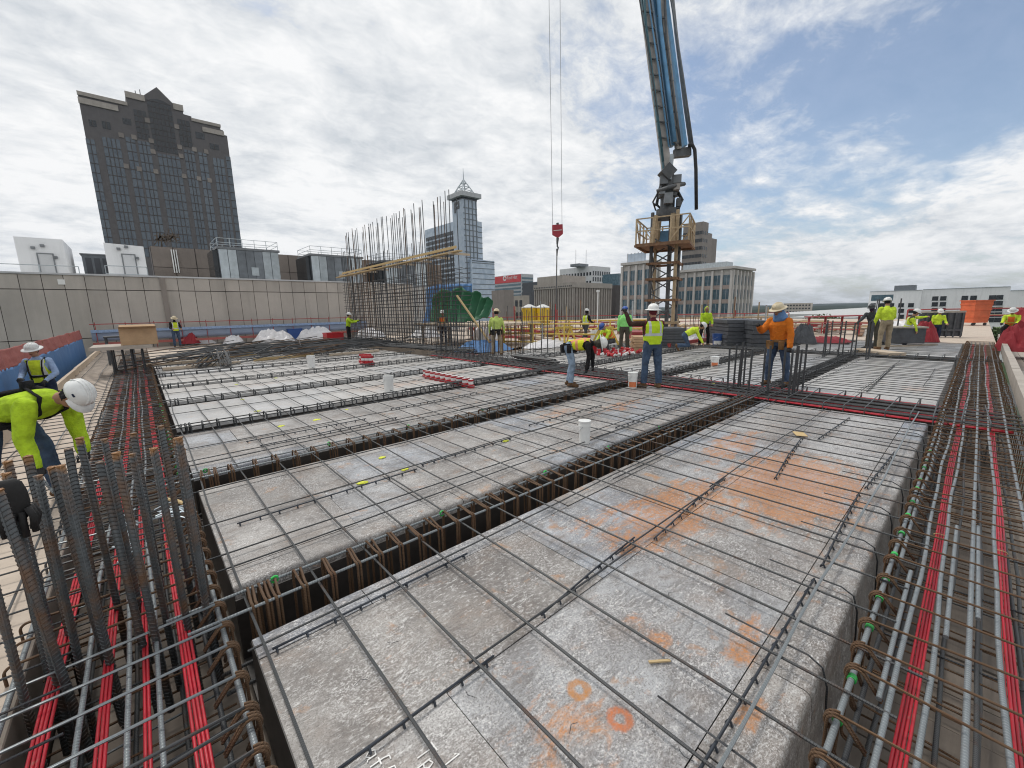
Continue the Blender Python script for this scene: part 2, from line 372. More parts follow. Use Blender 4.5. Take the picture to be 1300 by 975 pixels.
# ================================================================ pan forms
def pan(x0,x1,y0,y1,label,secs=None,group=None,fine=True,pm='pan'):
    t=thing('pan_form',label,'pan form',(x0,y0,0),group)
    rad=.036; dep=.5; sl=.035
    prof=[(-sl,-dep)]+[(rad*(1-math.cos(R(a)))*1.,-rad+rad*math.sin(R(a))) for a in ((0,22,45,68,90) if fine else (0,45,90))]
    seam=y0+(y1-y0)*.53; w=y1-y0
    e1=.25 if fine else .0; e2=w-.2
    halves=[[(a,b) for a,b in prof]+[((e1 if fine else seam-y0)-.003,0)]]+([[(e1+.003,0),(seam-y0-.0035,0)],[(seam-y0+.0035,0),(e2-.003,0)],[(e2+.003,0)]+[(w-a,b) for a,b in reversed(prof)]] if fine else [[(seam-y0+.003,0)]+[(w-a,b) for a,b in reversed(prof)]])
    for hi,hp in enumerate(halves):
        xs=[x0]
        while xs[-1]<x1-1.: xs.append(min(x1,xs[-1]+random.choice((.61,.92,1.22,1.83) if fine else (1.83,2.44,3.05))))
        if x1-xs[-1]>.01: xs.append(x1)
        if xs[-1]-xs[-2]<.5: del xs[-2]
        for a,b in zip(xs,xs[1:]):
            dz=random.choice((0,0,-.003,-.006,-.002)) if fine else random.uniform(-.004,0)
            m=MB(); n=len(hp); ti=random.uniform(-.0025,.0025)
            vs=[(a+.003,y0+u,v+dz) for u,v in hp]+[(b-.003,y0+u,v+dz+ti) for u,v in hp]
            vs+=[(x,y,z-.006) for x,y,z in vs]
            m.add(vs,[(i,i+1,i+1+n,i+n) for i in range(n-1)]+[(2*n+i+n,2*n+i+1+n,2*n+i+1,2*n+i) for i in range(n-1)]+[(i,i+2*n,i+1+2*n,i+1) for i in range(n-1)]+[(n+i+1,n+i+1+2*n,n+i+2*n,n+i) for i in range(n-1)]+[(0,n,3*n,2*n),(n-1,3*n-1,4*n-1,2*n-1)])
            m.build('panel',M[pm],t,True)
    outl=[(u,v) for u,v in prof]+[(w-u,v) for u,v in reversed(prof)]
    for xx,s in ((x0,-1),(x1,1)):
        m=MB(); k=len(outl); m.add([(xx+s*.002,y0+u,v-.008) for u,v in outl]+[(xx-s*.01,y0+u,v-.008) for u,v in outl],[tuple(range(k)),tuple(reversed(range(k,2*k)))]+[(i,(i+1)%k,(i+1)%k+k,i+k) for i in range(k)]).build('end_cap',M['trough_shade'],t)  # pan ends take the same near-black shade colour
    return t
side=['beside the right hand edge girder','across one joist from the edge pan','across two joists from the edge pan']
def where(i): return 'the edge girder row' if i==0 else f'{ORD[i]} row from the right hand edge girder'
pans={}
for i in range(8):
    lab='wide grey steel pan form with orange rust patch and two rust rings' if i==0 else f'long steel pan form, left bay, {ORD[i]} row from the edge girder'
    pans[0,i]=pan(.235,8.38,PY[i],PT[i],lab,fine=i<3,pm='pan' if i<3 else 'pan_glare')
for i in range(5): pans[1,i]=pan(10.02,17.6,PY[i],PT[i],f'steel pan form beyond the first cross girder, {ORD[i]} row from the edge',fine=False,pm='pan_glare')
for i in range(3): pans[2,i]=pan(18.9,25.2,PY[i],PT[i],f'steel pan form beyond the second cross girder, {ORD[i]} row from the edge',fine=False,pm='pan_glare')
# ================================================================ joist cages
BAYS=((.1,8.5),(9.9,17.7),(18.8,25.3))
def lining(bay,i):  # near-black boards added to darken the joist troughs
    x0,x1=((.235,8.38),(10.02,17.6),(18.9,25.2))[bay]
    t=pans[bay,i]; MB().b2((x0,PT[i]+.036,-.52),(x1,PT[i]+.046,-.07)).build('shade_board',M['trough_shade'],t)
    if (bay,i+1) in pans: MB().b2((x0,PY[i+1]-.046,-.52),(x1,PY[i+1]-.036,-.07)).build('shade_board',M['trough_shade'],pans[bay,i+1])
    MB().b2((x0,PT[i]+.05,-.53),(x1,PY[i+1]-.05,-.50)).build('trough_board',M['trough_shade'],t)
for b_,i_ in list(pans): lining(b_,i_)
def joist(bay,i):
    x0,x1=BAYS[bay]; y0=PT[i]+.13; y1=PT[i]+.36
    lab=['left bay','beyond the first cross girder','beyond the second cross girder'][bay]
    t=thing('joist_cage',f'joist rebar cage in the {ORD[i]} trough from the edge, {lab}','rebar cage',(x0,y0,-.44))
    near=bay==0
    r=.0095 if near else .009
    rod(t,(x0-.12,y0+.012,.075),(x1+.1,y0+.012,.075),.0095,'zinc' if i<2 and near else 'steel','top_bar'); rod(t,(x0-.2,y1-.012,.075),(x1+.1,y1-.012,.075),.0095,'zinc' if i<2 and near else 'steel','top_bar')
    for yy in (y0+.03,y1-.03): rod(t,(x0,yy,-.40),(x1,yy,-.40),.012,'steel','bottom_bar')
    me=hoop_mesh(y1-y0,.53,'X',.0085 if i<2 and near else .0115,'rusty' if i<2 and near else 'dark',True,6,False,False)
    xs=[.28,.35,.40,.55] if near else [x0+.2]
    d=.165 if i==0 and near else .22 if i<3 else .3
    while xs[-1]<x1-.3: xs.append(xs[-1]+d+ (.01*random.uniform(-1,1)))
    for x in xs:
        inst(me,'stirrup',t,(x-x0,0,-.0),(random.uniform(-.03,.03),0,random.uniform(-.06,.06)))
        if near and i<2: inst(me,'stirrup',t,(x-x0+.021,0,-.004),(random.uniform(-.03,.03),0,random.uniform(-.06,.06)))
    # extra bars bundled over the support near the first cross girder
    if near and i<3:
        for k in range(4): rod(t,(5.6-.5*k,y0-.02+.07*k,.10),(9.9,y0-.02+.07*k,.10),.009,'steel','top_bar')
    if i<2 and near:
        for k in range(5):
            x=.36+1.25*k+random.uniform(-.1,.1); MB().tube([(x+.02*math.cos(a),y1-.012,.075+.02*math.sin(a)) for a in np.linspace(0,6.28,9)[:-1]],.008,5,True).build('green_tie',M['green_tie'],t)
    return t
for i in range(8): joist(0,i)
for i in range(4): joist(1,i)
for i in range(2): joist(2,i)
# ================================================================ slab bars
def slab_mat(label,x0,x1,ys,tx,ymin,ymax,mat,longs):
    t=thing('slab_rebar_mat',label,'rebar mat',(x0,ymin,0))
    for x in tx:
        a=random.uniform(-.02,.02); z=.048+random.uniform(-.006,.006)
        rod(t,(x+a,ymin+random.uniform(-.12,.05),z),(x-a,ymax,z+random.uniform(-.004,.004)),.0076,mat,'rebar',6)
    for (y,xa,xb,z,r,m) in longs: rod(t,(xa,y+random.uniform(-.015,.015),z),(xb,y+random.uniform(-.015,.015),z),r,m,'rebar',6)
    return t
lg=[(.44,.2,8.9,.062,.008,'zinc'),(2.33,.2,4.4,.034,.0065,'steel'),(2.28,3.4,8.6,.034,.0065,'dark'),(2.42,4.,9.4,.06,.007,'dark'),(1.47,1.0,2.5,.034,.006,'dark'),(1.5,2.3,4.2,.034,.006,'dark'),(1.52,3.9,8.4,.034,.0055,'dark')]
for i in range(1,8):
    a,b=PY[i],PT[i]
    for y,m in ((a+.22,'dark'),(a+.42,'dark'),((a+b)/2,'steel'),(b-.16,'dark')) if i<3 else (((a+b)/2,'steel'),):
        x=.1+random.random()*.15
        lg.append((y,x,x+random.uniform(4,6.),.034,.0065,m)); lg.append((y+.02,random.uniform(3.5,4.5),8.7,.034,.0065,m))
slab_mat('thin slab reinforcing bars lying across the pans of the left bay',.2,8.5,None,[.28+.368*k for k in range(22)],.06,21.2,'steel',lg)
lg=[]
for i in range(5):
    a,b=PY[i],PT[i]
    for y in (a+.3,(a+b)/2,b-.2): lg.append((y,10.1+random.random()*2,14+random.random()*3.4,.034,.0065,'dark'))
slab_mat('thin slab reinforcing bars across the pans beyond the first cross girder',10,17.6,None,[10.2+.3*k for k in range(25)],.06,13.2,'steel',lg)
slab_mat('thin slab reinforcing bars across the pans beyond the second cross girder',18.9,25.2,None,[19.1+.42*k for k in range(15)],.06,7.6,'steel',[])
lg=[(0,0,0,0,0,0)]
t=thing('slab_rebar_mat','thin bars laid across the pale plywood deck beside the blue guard','rebar mat',(-1.6,.3,0))
for k in range(88):
    y=2.0+k*.31; rod(t,(-1.60+random.random()*.08,y+random.uniform(-.03,.03),.05),(-.45,y+random.uniform(-.03,.03),.06),.0065,'dark','rebar',6)
for x in (-1.42,-1.05,-.8): rod(t,(x,2.3,.04),(x+.02,28.5,.04),.007,'zinc' if x==-1.05 else 'steel','rebar',6)
# ================================================================ right hand girder
t=thing('girder_cage','brown stirrup cage of the edge girder beside the rusty pan','rebar cage',(.9,-.56,-.47))
hm=hoop_mesh(.78,.56,'X',.0058,'rusty',False,6)
x=.88
while x<26:
    # hook alternates: mostly at the pan side
    inst(hm,'stirrup',t,(x-.9,0,0),(random.uniform(-.012,.012),random.uniform(-.02,.02),random.uniform(-.07,.07))); x+=.262 if x<9 else .3
for (y,z,r,m) in ((.192,.035,0.0129,'zinc'),(.062,.045,0.0113,'zinc'),(-.045,.035,0.0113,'zinc'),(-.165,.045,0.0121,'zinc'),(-.275,.04,0.0113,'zinc'),(-.43,.045,0.0121,'zinc'),(-.52,.04,0.0113,'steel'),(-.105,-.16,0.0098,'steel'),(-.215,-.14,0.0098,'steel'),(.16,-.12,.011,'dark'),(-.36,-.16,0.0098,'steel'),(.10,-.43,0.0113,'steel'),(-.05,-.44,0.0113,'steel'),(-.25,-.44,0.0113,'steel'),(-.45,-.44,0.0113,'steel')):
    # bars come in lapped lengths
    a=.75
    while a<26:
        l=random.uniform(6.5,9.5); e=min(26.2,a+l); rod(t,(a,y+random.uniform(-.004,.004),z),(e,y+random.uniform(-.006,.006),z-random.random()*.006),r,m,'main_bar',10)
        if e>=26: break
        a=e-.9; y+=.031*(1 if random.random()<.5 else -1) if z<0 else .0; z-=.0001
    
for (y,xa,xb,m) in ((.092,2.2,3.5,'zinc'),(-.085,2.9,4.5,'zinc'),(-.195,3.2,4.6,'zinc'),(.155,3.6,9,'zinc')): rod(t,(xa,y,.04),(xb,y+.004,.04),0.0113,m,'main_bar',10)
for k in range(15):
    x=1.55+k*.36+random.uniform(-.07,.07)
    MB().tube([(x,.192,.035),(x+.028,.192,.035)],.0185,10).build('green_tie',M['green_tie'],t)
# U bars dropping from the pan edge
for k in range(9):
    x=1.5+.74*k; MB().tube([(x,.75,.05),(x,.36,.05),(x,.30,.02),(x+.01,.275,-.08),(x+.015,.262,-.36)],.005,5).build('drop_bar',M['dark'],t,'all')
for k in range(70):
    x=1.0+k*.2; z=random.choice((-.14,-.24,-.34)); rod(t,(x,-.54,z),(x+random.uniform(-.06,.06),.19,z+random.uniform(-.02,.02)),.0055,random.choice(('rusty','dark','rusty')),'cross_tie',5)
def tendons(label,pts,n,across,group=None,sp=.0135,r=.0062):
    t=thing('tendon_bundle',label,'cable bundle',pts[0],group); a=Vector(across)
    for k in range(n):
        o=a*((k-(n-1)/2)*sp)
        MB().tube([Vector(p)+o*(1+.12*math.sin(i*1.7+k))+Vector((0,0,.0015*math.sin(i*2.1+k*2))) for i,p in enumerate(pts)],r,8).build('tendon',M['tendon'],t,'all')
    for i in range(1,len(pts)-1,3):
        p=Vector(pts[i]); b=(Vector(pts[i+1])-p).normalized()
        MB().tube([p+a*(math.cos(q)*(n*sp/2+.008))+Vector((0,0,math.sin(q)*.014)) for q in np.linspace(0,6.28,13)[:-1]],.003,4,True).build('tie_wire',M['lumber_yellow'],t)
    return t
def drape(x0,x1,y,axis,zh,zl,L0,L1,n=28):
    P=[]
    for i in range(n+1):
        x=x0+(x1-x0)*i/n; u=((x-L0)/(L1-L0))%1.; z=zl+(zh-zl)*(2*u-1)**2; yy=y+.006*math.sin(x*1.3+y*9)
        P.append((x,yy,z) if axis=='X' else (yy,x,z))
    return P
tendons('red sheathed tendon bundle in the edge girder, the one nearer the rusty pan',drape(.9,26,-.0,'X',.0,-.07,1.2,9.2),4,(0,1,0))
tendons('red sheathed tendon bundle in the edge girder, the one nearer the timber edge board',drape(.9,26,-.315,'X',.0,-.07,1.2,9.2),4,(0,1,0))
# ================================================================ left hand girder
t=thing('girder_cage','dense stirrup cage of the girder below the thick column bars','rebar cage',(-.70,1.0,-.47))
hs=[hoop_mesh(.86,.56,'Y',.0070,m,False,6) for m in ('zinc','rusty','steel')]
y=1.25
while y<23:
    o=inst(random.choice((hs[0],hs[2],hs[2],hs[1]) if y<6 else (hs[2],hs[2],hs[1])),'stirrup',t,(0,y-1.0,0),(random.uniform(-.015,.015),random.uniform(-.012,.012),random.uniform(-.05,.05))); y+=.20 if 1.9<y<3.6 else .135 if y<9 else .17
for (x,z,r,m) in ((-.665,.035,0.0121,'zinc'),(-.40,.045,0.0109,'zinc'),(-.262,.04,0.0109,'zinc'),(-.155,.035,0.0105,'zinc'),(.128,.035,0.0129,'zinc'),(.05,-.10,.012,'dark'),(-.57,-.12,.012,'dark'),(-.3,-.43,0.0113,'steel'),(-.1,-.44,0.0113,'steel'),(-.5,-.44,0.0113,'steel')):
    a=.8
    while a<24:
        e=min(24,a+random.uniform(6,9)); rod(t,(x,a,z),(x+random.uniform(-.005,.005),e,z),r,m,'main_bar',10); a=e-.8
        if e>=24: break
for k in range(26):
    y=5.4+k*.29; MB().tube([(.128+.021*math.cos(a),y,.035+.021*math.sin(a)) for a in np.linspace(0,6.28,9)[:-1]],.008,5,True).build('green_tie',M['green_tie'],t)
for nm,x,n in (('nearest the pale plywood deck',-.535,4),('second from the pale plywood deck',-.345,3),('between the zinc grey bars',-.205,2),('nearest the pan ends',-.035,4)):
    tendons('red sheathed tendon bundle under the thick column bars, '+nm,drape(.9,23,x,'Y',-.0,-.06,2.9,14.),n,(1,0,0),None,.0150,.0069)
for k in range(60):
    y=1.3+k*.19; z=random.choice((-.10,-.2,-.3)); rod(t,(-.66+random.random()*.1,y,z),(.13,y+random.uniform(-.06,.06),z+random.uniform(-.02,.02)),.006,random.choice(('rusty','dark','rusty')),'cross_tie',5)
# loose white wire ties and brown pipe lying on the left girder
b=MB().tube([(-.28+(.06 if k%2 else -.05)+random.gauss(0,.012),3.75+k*.075,.09+.03*(k%3)) for k in range(13)],.006,6)
solo(b,'wire_tangle',M['wire_white'],'zigzag white wire spacer lying among the thick column bars','wire')
b=MB()
for k in range(12):
    p=Vector((.0+random.gauss(0,.035),4.35+random.gauss(0,.12),.09+random.random()*.03)); d=Vector((random.gauss(0,1),random.gauss(0,.4),0)).normalized()*.1; b.tube([p-d,p+Vector((0,0,.02)),p+d],.005,5)
solo(b,'wire_chair',M['wire_white'],'white wire bar chair lying on the red tendons by the pan ends','bar chair')
solo(MB().tube([(-.02,4.78,.10),(.04,4.66,.11),(.10,4.52,.105)],.016,8),'short_pipe',M['lumber_yellow'],'short orange brown offcut resting on the girder stirrups','offcut','',True)
# curled brown rebar hooks in the near corner
t=thing('bent_bar','curled rusty bent bar looping over the red tendons','rebar',(-.3,1.7,.05))
MB().tube([(-.66,2.1,.09),(-.5,1.95,.11),(-.33,1.80,.115),(-.22,1.74,.13),(-.20,1.66,.06),(-.19,1.6,-.1)],.0085,7).build('bent_length',M['rusty'],t,'all')
MB().tube([(-.4,1.86,.02),(-.30,1.75,.10),(-.20,1.72,.10),(-.12,1.66,.03),(-.10,1.60,-.12)],.0095,7).build('bent_length',M['rusty'],t,'all')
# ================================================================ first cross girder
def cross(x0,x1,y0,y1,label,red,step):
    t=thing('girder_cage',label,'rebar cage',(x0,y0,-.47)); w=x1-x0
    me=hoop_mesh(w-.1,.57,'Y',.0085,'steel',False,5,False); y=y0
    while y<y1: inst(me,'stirrup',t,(.05,y-y0,0),(random.uniform(-.05,.05),0,random.uniform(-.04,.04))); y+=step
    n=int((w-.2)/.105)
    for k in range(n): rod(t,(x0+.12+k*.105,y0-.3,.05-.012*(k%3)),(x0+.12+k*.105,y1,.05-.012*(k%2)),.0135,'dark' if k%3 else 'steel','main_bar',7)
    return t
cross(8.42,9.98,-.3,14.6,'dense dark cage of the first cross girder in front of the orange worker',True,.27)
cross(17.65,18.85,-.3,8,'dark cage of the second cross girder behind the far column bars',False,.3)
for k,x in enumerate((8.55,9.0,9.45,9.85)):
    tendons(f'red tendon bundle of the first cross girder, {ORD[k]} from the left bay',drape(-.5,14.4,x,'Y',.02,-.01,2.7,14.),4,(1,0,0),None,.024,.0115)
# plastic bolster strips under the slab bars
def bolster(x0,x1,y,label,skew=0.):
    t=thing('bar_support',label,'bar support',(x0,y,0),None); n=int((x1-x0)/.15)
    MB().tube([(x0,y,.026),((x0+x1)/2,y+skew*.6,.026),(x1,y+skew,.026)],.0065,6).build('rail',M['bolster'],t,'all')
    b=MB()
    for k in range(n+1):
        x=x0+.02+k*.15; yy=y+skew*(x-x0)/(x1-x0)
        b.tube([(x,yy-.013,.002),(x,yy-.007,.016),(x,yy,.03),(x,yy+.007,.016),(x,yy+.013,.002)],.006,5)
    b.build('feet',M['bolster'],t,kind='stuff')
for x0,x1,y,l,s in ((.30,1.12,1.435,'black plastic bar support strip beside the white chalk note',0),(.30,1.55,2.26,'black bar support strip at the joist side near corner of the rusty pan',.0),(1.32,2.98,.50,'black bar support strip near the two rust rings',.0),(3.2,4.7,.5,'black bar support strip between the orange stain and pan edge',.04),(4.95,6.4,.52,'black bar support strip beyond the orange stain near the pan edge',-.05),(1.5,2.6,1.47,'black bar support strip in the middle of the rusty pan',.08),(2.7,4.3,1.44,'black bar support strip crossing the orange stain',.1),(4.6,6.3,1.18,'black bar support strip beside the cardboard scrap on the rusty pan',.18),(6.4,7.9,1.2,'black bar support strip at the far end of the rusty pan',-.06),
    (.4,2.1,3.95,'black bar support strip in the middle of the second pan',.02),(2.2,3.6,4.05,'black bar support strip beyond the middle of the second pan',.02),(4.2,6.0,4.35,'black bar support strip behind the white bucket',.0),(.9,2.6,6.55,'black bar support strip on the bluish third pan',.0),(1.0,3.0,6.2,'black bar support strip along the near side of the third pan',.05),(3.2,5.2,6.9,'black bar support strip at the far half of the third pan',.05),(10.6,15.5,1.3,'black bar support strip on the pan beyond the first cross girder',.1),(5.,7.5,3.35,'black bar support strip along the joist behind the bucket',0.)):
    bolster(x0,x1,y,l,s)
# paint marks, scraps and chalk writing on the pans
def blob(p,r,mat,par,name):
    k=9; ph=random.random()*6; vs=[(p[0]+r*math.cos(a)*(1+.4*math.sin(a*2+ph)),p[1]+r*math.sin(a)*(1+.35*math.cos(a*3+ph)),.0045) for a in np.linspace(0,6.28,k+1)[:-1]]
    vs+=[(x,y,.001) for x,y,z in vs]
    MB().add(vs,[tuple(range(k))]+[(i,(i+1)%k,(i+1)%k+k,i+k) for i in range(k)]).build(name,M[mat],par)
for i,ps in ((1,((485,581),(460,613),(514,596),(480,566),(642,560),(700,506),(870,475),(905,487))),(2,((357,541),(402,533),(447,514),(440,520))),(3,((327,522),(308,507),(390,470))),(4,((300,488),(350,480)))):
    for x,y in ps:
        p=gz(x,y)
        if PY[i]+.05<p.y<PT[i]-.05: blob(p,.03+.004*i+random.random()*.015,'yellow_paint',pans[0,i],'paint_mark')
b=MB().box((6.45,1.42,.028),(.2,.13,.006),Matrix.Rotation(.5,3,'Z')); solo(b,'cardboard_scrap',M['lumber_yellow'],'small tan cardboard scrap lying on the rusty pan','scrap')
for k,(x,y,a,l) in enumerate(((1.72,.86,.9,.11),)): 
    solo(MB().box((x,y,.006),(.012,l,.008),Matrix.Rotation(a,3,'Z')),'wood_splinter',M['lumber_yellow'],'thin orange wood splinter beside the rust rings','splinter')
for k in range(14):
    x=random.uniform(.5,3.2); y=random.uniform(.4,2.2); a=random.random()*6
    solo(MB().tube([(x,y,.004),(x+.03*math.cos(a),y+.03*math.sin(a),.009),(x+.06*math.cos(a+.5),y+.06*math.sin(a+.5),.004)],.0016,4),'wire_snip',M['dark'],'short dark tie wire snip lying on the rusty pan','wire','tie wire snips on the rusty pan')
def writing(txt,p,size,rz,mat,par,z=.0035,rx=0.,ry=0.,name='lettering',rot=None,ext=.0008):
    c=bpy.data.curves.new(name,'FONT'); c.body=txt; c.size=size; c.extrude=ext; c.align_x='CENTER'; c.align_y='CENTER'
    o=bpy.data.objects.new(name,c); COL.objects.link(o); o.rotation_euler=rot if rot is not None else (rx,ry,rz); o.location=p
    bpy.context.view_layer.update(); me=bpy.data.meshes.new_from_object(o.evaluated_get(bpy.context.evaluated_depsgraph_get())); me.materials.clear(); me.materials.append(M[mat])
    q=bpy.data.objects.new(name,me); COL.objects.link(q); q.rotation_euler=o.rotation_euler; bpy.data.objects.remove(o)
    q.parent=par; rt=par
    while rt.parent: rt=rt.parent
    q.location=Vector(p)-rt.location; return q
STK={'a':[[(.8,.9),(.3,1.),(.05,.5),(.4,.05),(.8,.4),(.8,.95),(.8,.1),(1.,.0)]],'f':[[(.9,1.9),(.5,1.95),(.35,1.4),(.35,0)],[(0,1.),(.8,1.)]],'T':[[(0,1.8),(1.1,1.9)],[(.55,1.85),(.5,0)]],'p':[[(.1,1.),(.1,-.7)],[(.1,.8),(.6,1.),(.8,.5),(.5,.1),(.1,.25)]],'o':[[(.4,1.),(.05,.5),(.4,.0),(.8,.5),(.4,1.)]],'1':[[(.2,1.4),(.5,1.8),(.5,0)]],'2':[[(.1,1.4),(.5,1.8),(.8,1.3),(.1,.1),(.9,.05)]],'s':[[(.8,.9),(.3,1.),(.3,.6),(.8,.4),(.6,.05),(.1,.1)]]}
def scrawl(txt,px,py,size,rz,par):
    o=gz(px,py); b=MB(); x=0
    for ch in txt:
        for st in STK.get(ch,[]):
            b.tube([(o.x+size*((u+x)*math.cos(rz)-v*math.sin(rz)),o.y+size*((u+x)*math.sin(rz)+v*math.cos(rz)),.0022) for u,v in st],.0032,5,el=[(1,.5)]*len(st))
        x+=1.25
    b.build('chalk_writing',M['chalk'],par)
scrawl('aff',462,958,.040,-1.62,pans[0,0]); scrawl('Tpo',527,958,.040,-1.62,pans[0,0]); scrawl('1 2',560,968,.040,-1.62,pans[0,0])
# ================================================================ column bars
def ribbed(l,r,name='rebar'):
    b=MB(); n=12; P=[];rad=[]; z=0; k=0
    b.tube([(0,0,0),(0,0,l)],r,n)
    # raised oblique ribs
    pz=.022; m=int(l/pz)
    for i in range(m):
        for s in (0,math.pi):
            pts=[((r)*math.cos(s+a),(r)*math.sin(s+a),.012+i*pz+ .012*math.sin(a*1.0)) for a in np.linspace(.12,math.pi-.12,9)]
            b.tube(pts,.0032,4,caps=False)
    for s in (0,math.pi): b.box((r*math.cos(s),r*math.sin(s),l/2),(.004,.006,l))
    return b.mesh(name,[M['col_bar']],'all')
def m_col():
    g=NG('col_bar'); v=g.co('Object'); w=g.co('World'); s=g.node('ShaderNodeSeparateXYZ'); g.lk(v,s.inputs[0])
    n=g.noise(w,11,5,.65); c=g.mix(n,(.045,.05,.054),(.13,.14,.145))
    top=g.math('ADD',s.outputs[2],g.math('MULTIPLY',g.noise(v,18,4),.10)); 
    c=g.mix(g.ramp(g.noise(w,4.,6,.7),[(.46,0.),(.64,.85)]),c,(.15,.08,.042))
    c=g.mix(g.ramp(g.math('SUBTRACT',top,1.535),[(0.,0.),(.03,1.)]),c,(.26,.13,.05)); g.bump(g.noise(w,70,3),.25,.003); M['col_bar']=g.set(c,.48,.3)
m_col()
cb=[ribbed(1.50,.0150),ribbed(1.52,.0165)]
t=thing('column_starter_bars','thick ribbed grey column bars with rusty tops rising from the left girder','column bars',(-.3,2.95,-.47))
for x,y,dz,ax,ay in ((-.465,2.75,0,.0,.07),(-.325,2.76,.02,-.02,.03),(-.145,2.75,.05,.015,.0),(.075,2.76,.06,.0,.02),(-.40,3.22,.02,.0,-.02),(-.315,3.3,.04,.015,0),(-.115,3.3,.04,.01,.01),(.03,3.31,.05,-.01,.0),(.065,3.05,.0,.0,.015),(.095,2.9,-.03,.01,0),(-.455,2.86,-.02,.0,.05),(-.35,2.9,.0,.01,.03),(-.2,2.8,.02,.0,.02),(-.10,2.95,.0,.01,.0),(-.01,2.8,.03,.0,.02),(-.22,3.28,.03,-.01,.0),(-.60,3.30,-.03,.0,.0),(-.515,3.21,.0,.0,.0),(-.56,3.08,-.04,.01,.0),(-.52,2.78,-.05,.0,.0),(-.57,2.92,-.03,.0,.01),(-.61,2.70,-.02,.0,.0)):
    inst(random.choice(cb),'rebar',t,(x+.3,y-2.95,dz),(ax,ay,random.random()*6))
simple('glove_black',(.018,.017,.017),.75,0,.3,14,.4); simple('orange_tape',(.62,.20,.04),.6,0,.2)
b=MB().lathe([(.0,.115),(.022,.112),(.036,.095),(.044,.05),(.046,.0),(.04,-.05),(.03,-.075),(0,-.08)],(-.52,2.775,.94),14,sx=1.15,sy=.62)
for k in range(4): b.tube([(-.555+.03*k,2.752,.90),(-.56+.031*k,2.745,.855),(-.558+.03*k,2.75,.80-.008*(k%3))],.0125,7)
for k in range(3): b.tube([(-.475+.004*k,2.74+.022*k,.92),(-.462+.004*k,2.735+.022*k,.87),(-.47,2.74+.02*k,.82)],.013,7)
g_=solo(b,'work_glove',M['glove_black'],'black work glove pulled over the end of a thick column bar','glove',None,'all')
# other columns
def starters(label,cx,cy,nx,ny,sx,sy,h,r,mat,skip=(),tilt=.02,base=-.47):
    t=thing('column_starter_bars',label,'column bars',(cx,cy,base))
    for i in range(nx):
        for j in range(ny):
            if 0<i<nx-1 and 0<j<ny-1: continue
            x=cx+(i/(nx-1)-.5)*sx+random.uniform(-.03,.03); y=cy+(j/(ny-1)-.5)*sy+random.uniform(-.03,.03); hh=h+random.uniform(-.08,.08)
            rod(t,(x,y,base),(x+random.gauss(0,tilt),y+random.gauss(0,tilt),hh),r,mat)
    for z in (.0,.06): MB().tube([(cx-sx/2-.03,cy-sy/2-.03,z),(cx+sx/2+.03,cy-sy/2-.03,z),(cx+sx/2+.03,cy+sy/2+.03,z),(cx-sx/2-.03,cy+sy/2+.03,z)],.007,5,True).build('tie',M['steel'],t)
    return t
starters('grey column bars standing in front of the worker in orange',9.25,2.72,5,4,.85,1.05,.92,.019,'dark')
starters('far column bars standing in front of the worker in the grey jacket',17.2,2.75,4,4,.8,1.1,1.15,.02,'dark')
starters('dark column bars carrying the plywood table top and cardboard box',-.36,17.6,4,4,.7,1.2,.8,.02,'dark',tilt=.005)
starters('crowd of tall dark bars in front of the worker in the orange vest',9.4,13.3,7,6,1.4,1.9,1.35,.014,'dark')
starters('thin tall bars rising beside the worker in khaki trousers',11.6,11.6,4,4,1.1,1.0,1.7,.012,'steel')
starters('short rusty bars beside the rebar wall',10.9,12.6,6,5,1.1,1.0,1.15,.012,'rusty')
# ================================================================ people
simple('skin',(.36,.19,.12),.6,0,.12,8,.05); simple('hat_white',(.74,.74,.72),.38,0,.08,8,.03,.25); simple('hat_blue',(.03,.09,.35),.35,0,.1,8,.03); simple('hat_cream',(.66,.56,.38),.45,0,.1,8,.03,.3); simple('hat_dark',(.05,.055,.06),.4,0,.2)
def cloth(name,c,var=.22,dirt=.25,rough=.92): return simple(name,c,rough,0,var,9,.6,dirt,.02,.2,0)
cloth('lime',(.41,.59,.03),.3,.25); cloth('lime2',(.54,.70,.05),.3,.25); cloth('pale_lime',(.48,.60,.16),.18,.2); cloth('mint',(.28,.74,.22),.15,.1); cloth('denim',(.055,.085,.14),.35); cloth('denim_pale',(.27,.35,.45),.35); cloth('black_cloth',(.016,.016,.018)); cloth('khaki',(.30,.245,.17)); cloth('olive',(.075,.07,.055)); cloth('orange_cloth',(.62,.17,.02),.2,.2); cloth('sky_shirt',(.28,.38,.56)); cloth('brown_cloth',(.06,.032,.026)); cloth('maroon',(.14,.03,.04)); cloth('boot',(.13,.075,.04),.3,.3); cloth('navy',(.02,.03,.06)); cloth('grey_cloth',(.06,.065,.07)); cloth('blue_scarf',(.13,.24,.44)); cloth('leather',(.22,.12,.05),.3); cloth('purple_hood',(.05,.03,.06)); cloth('cream_cloth',(.55,.5,.36))
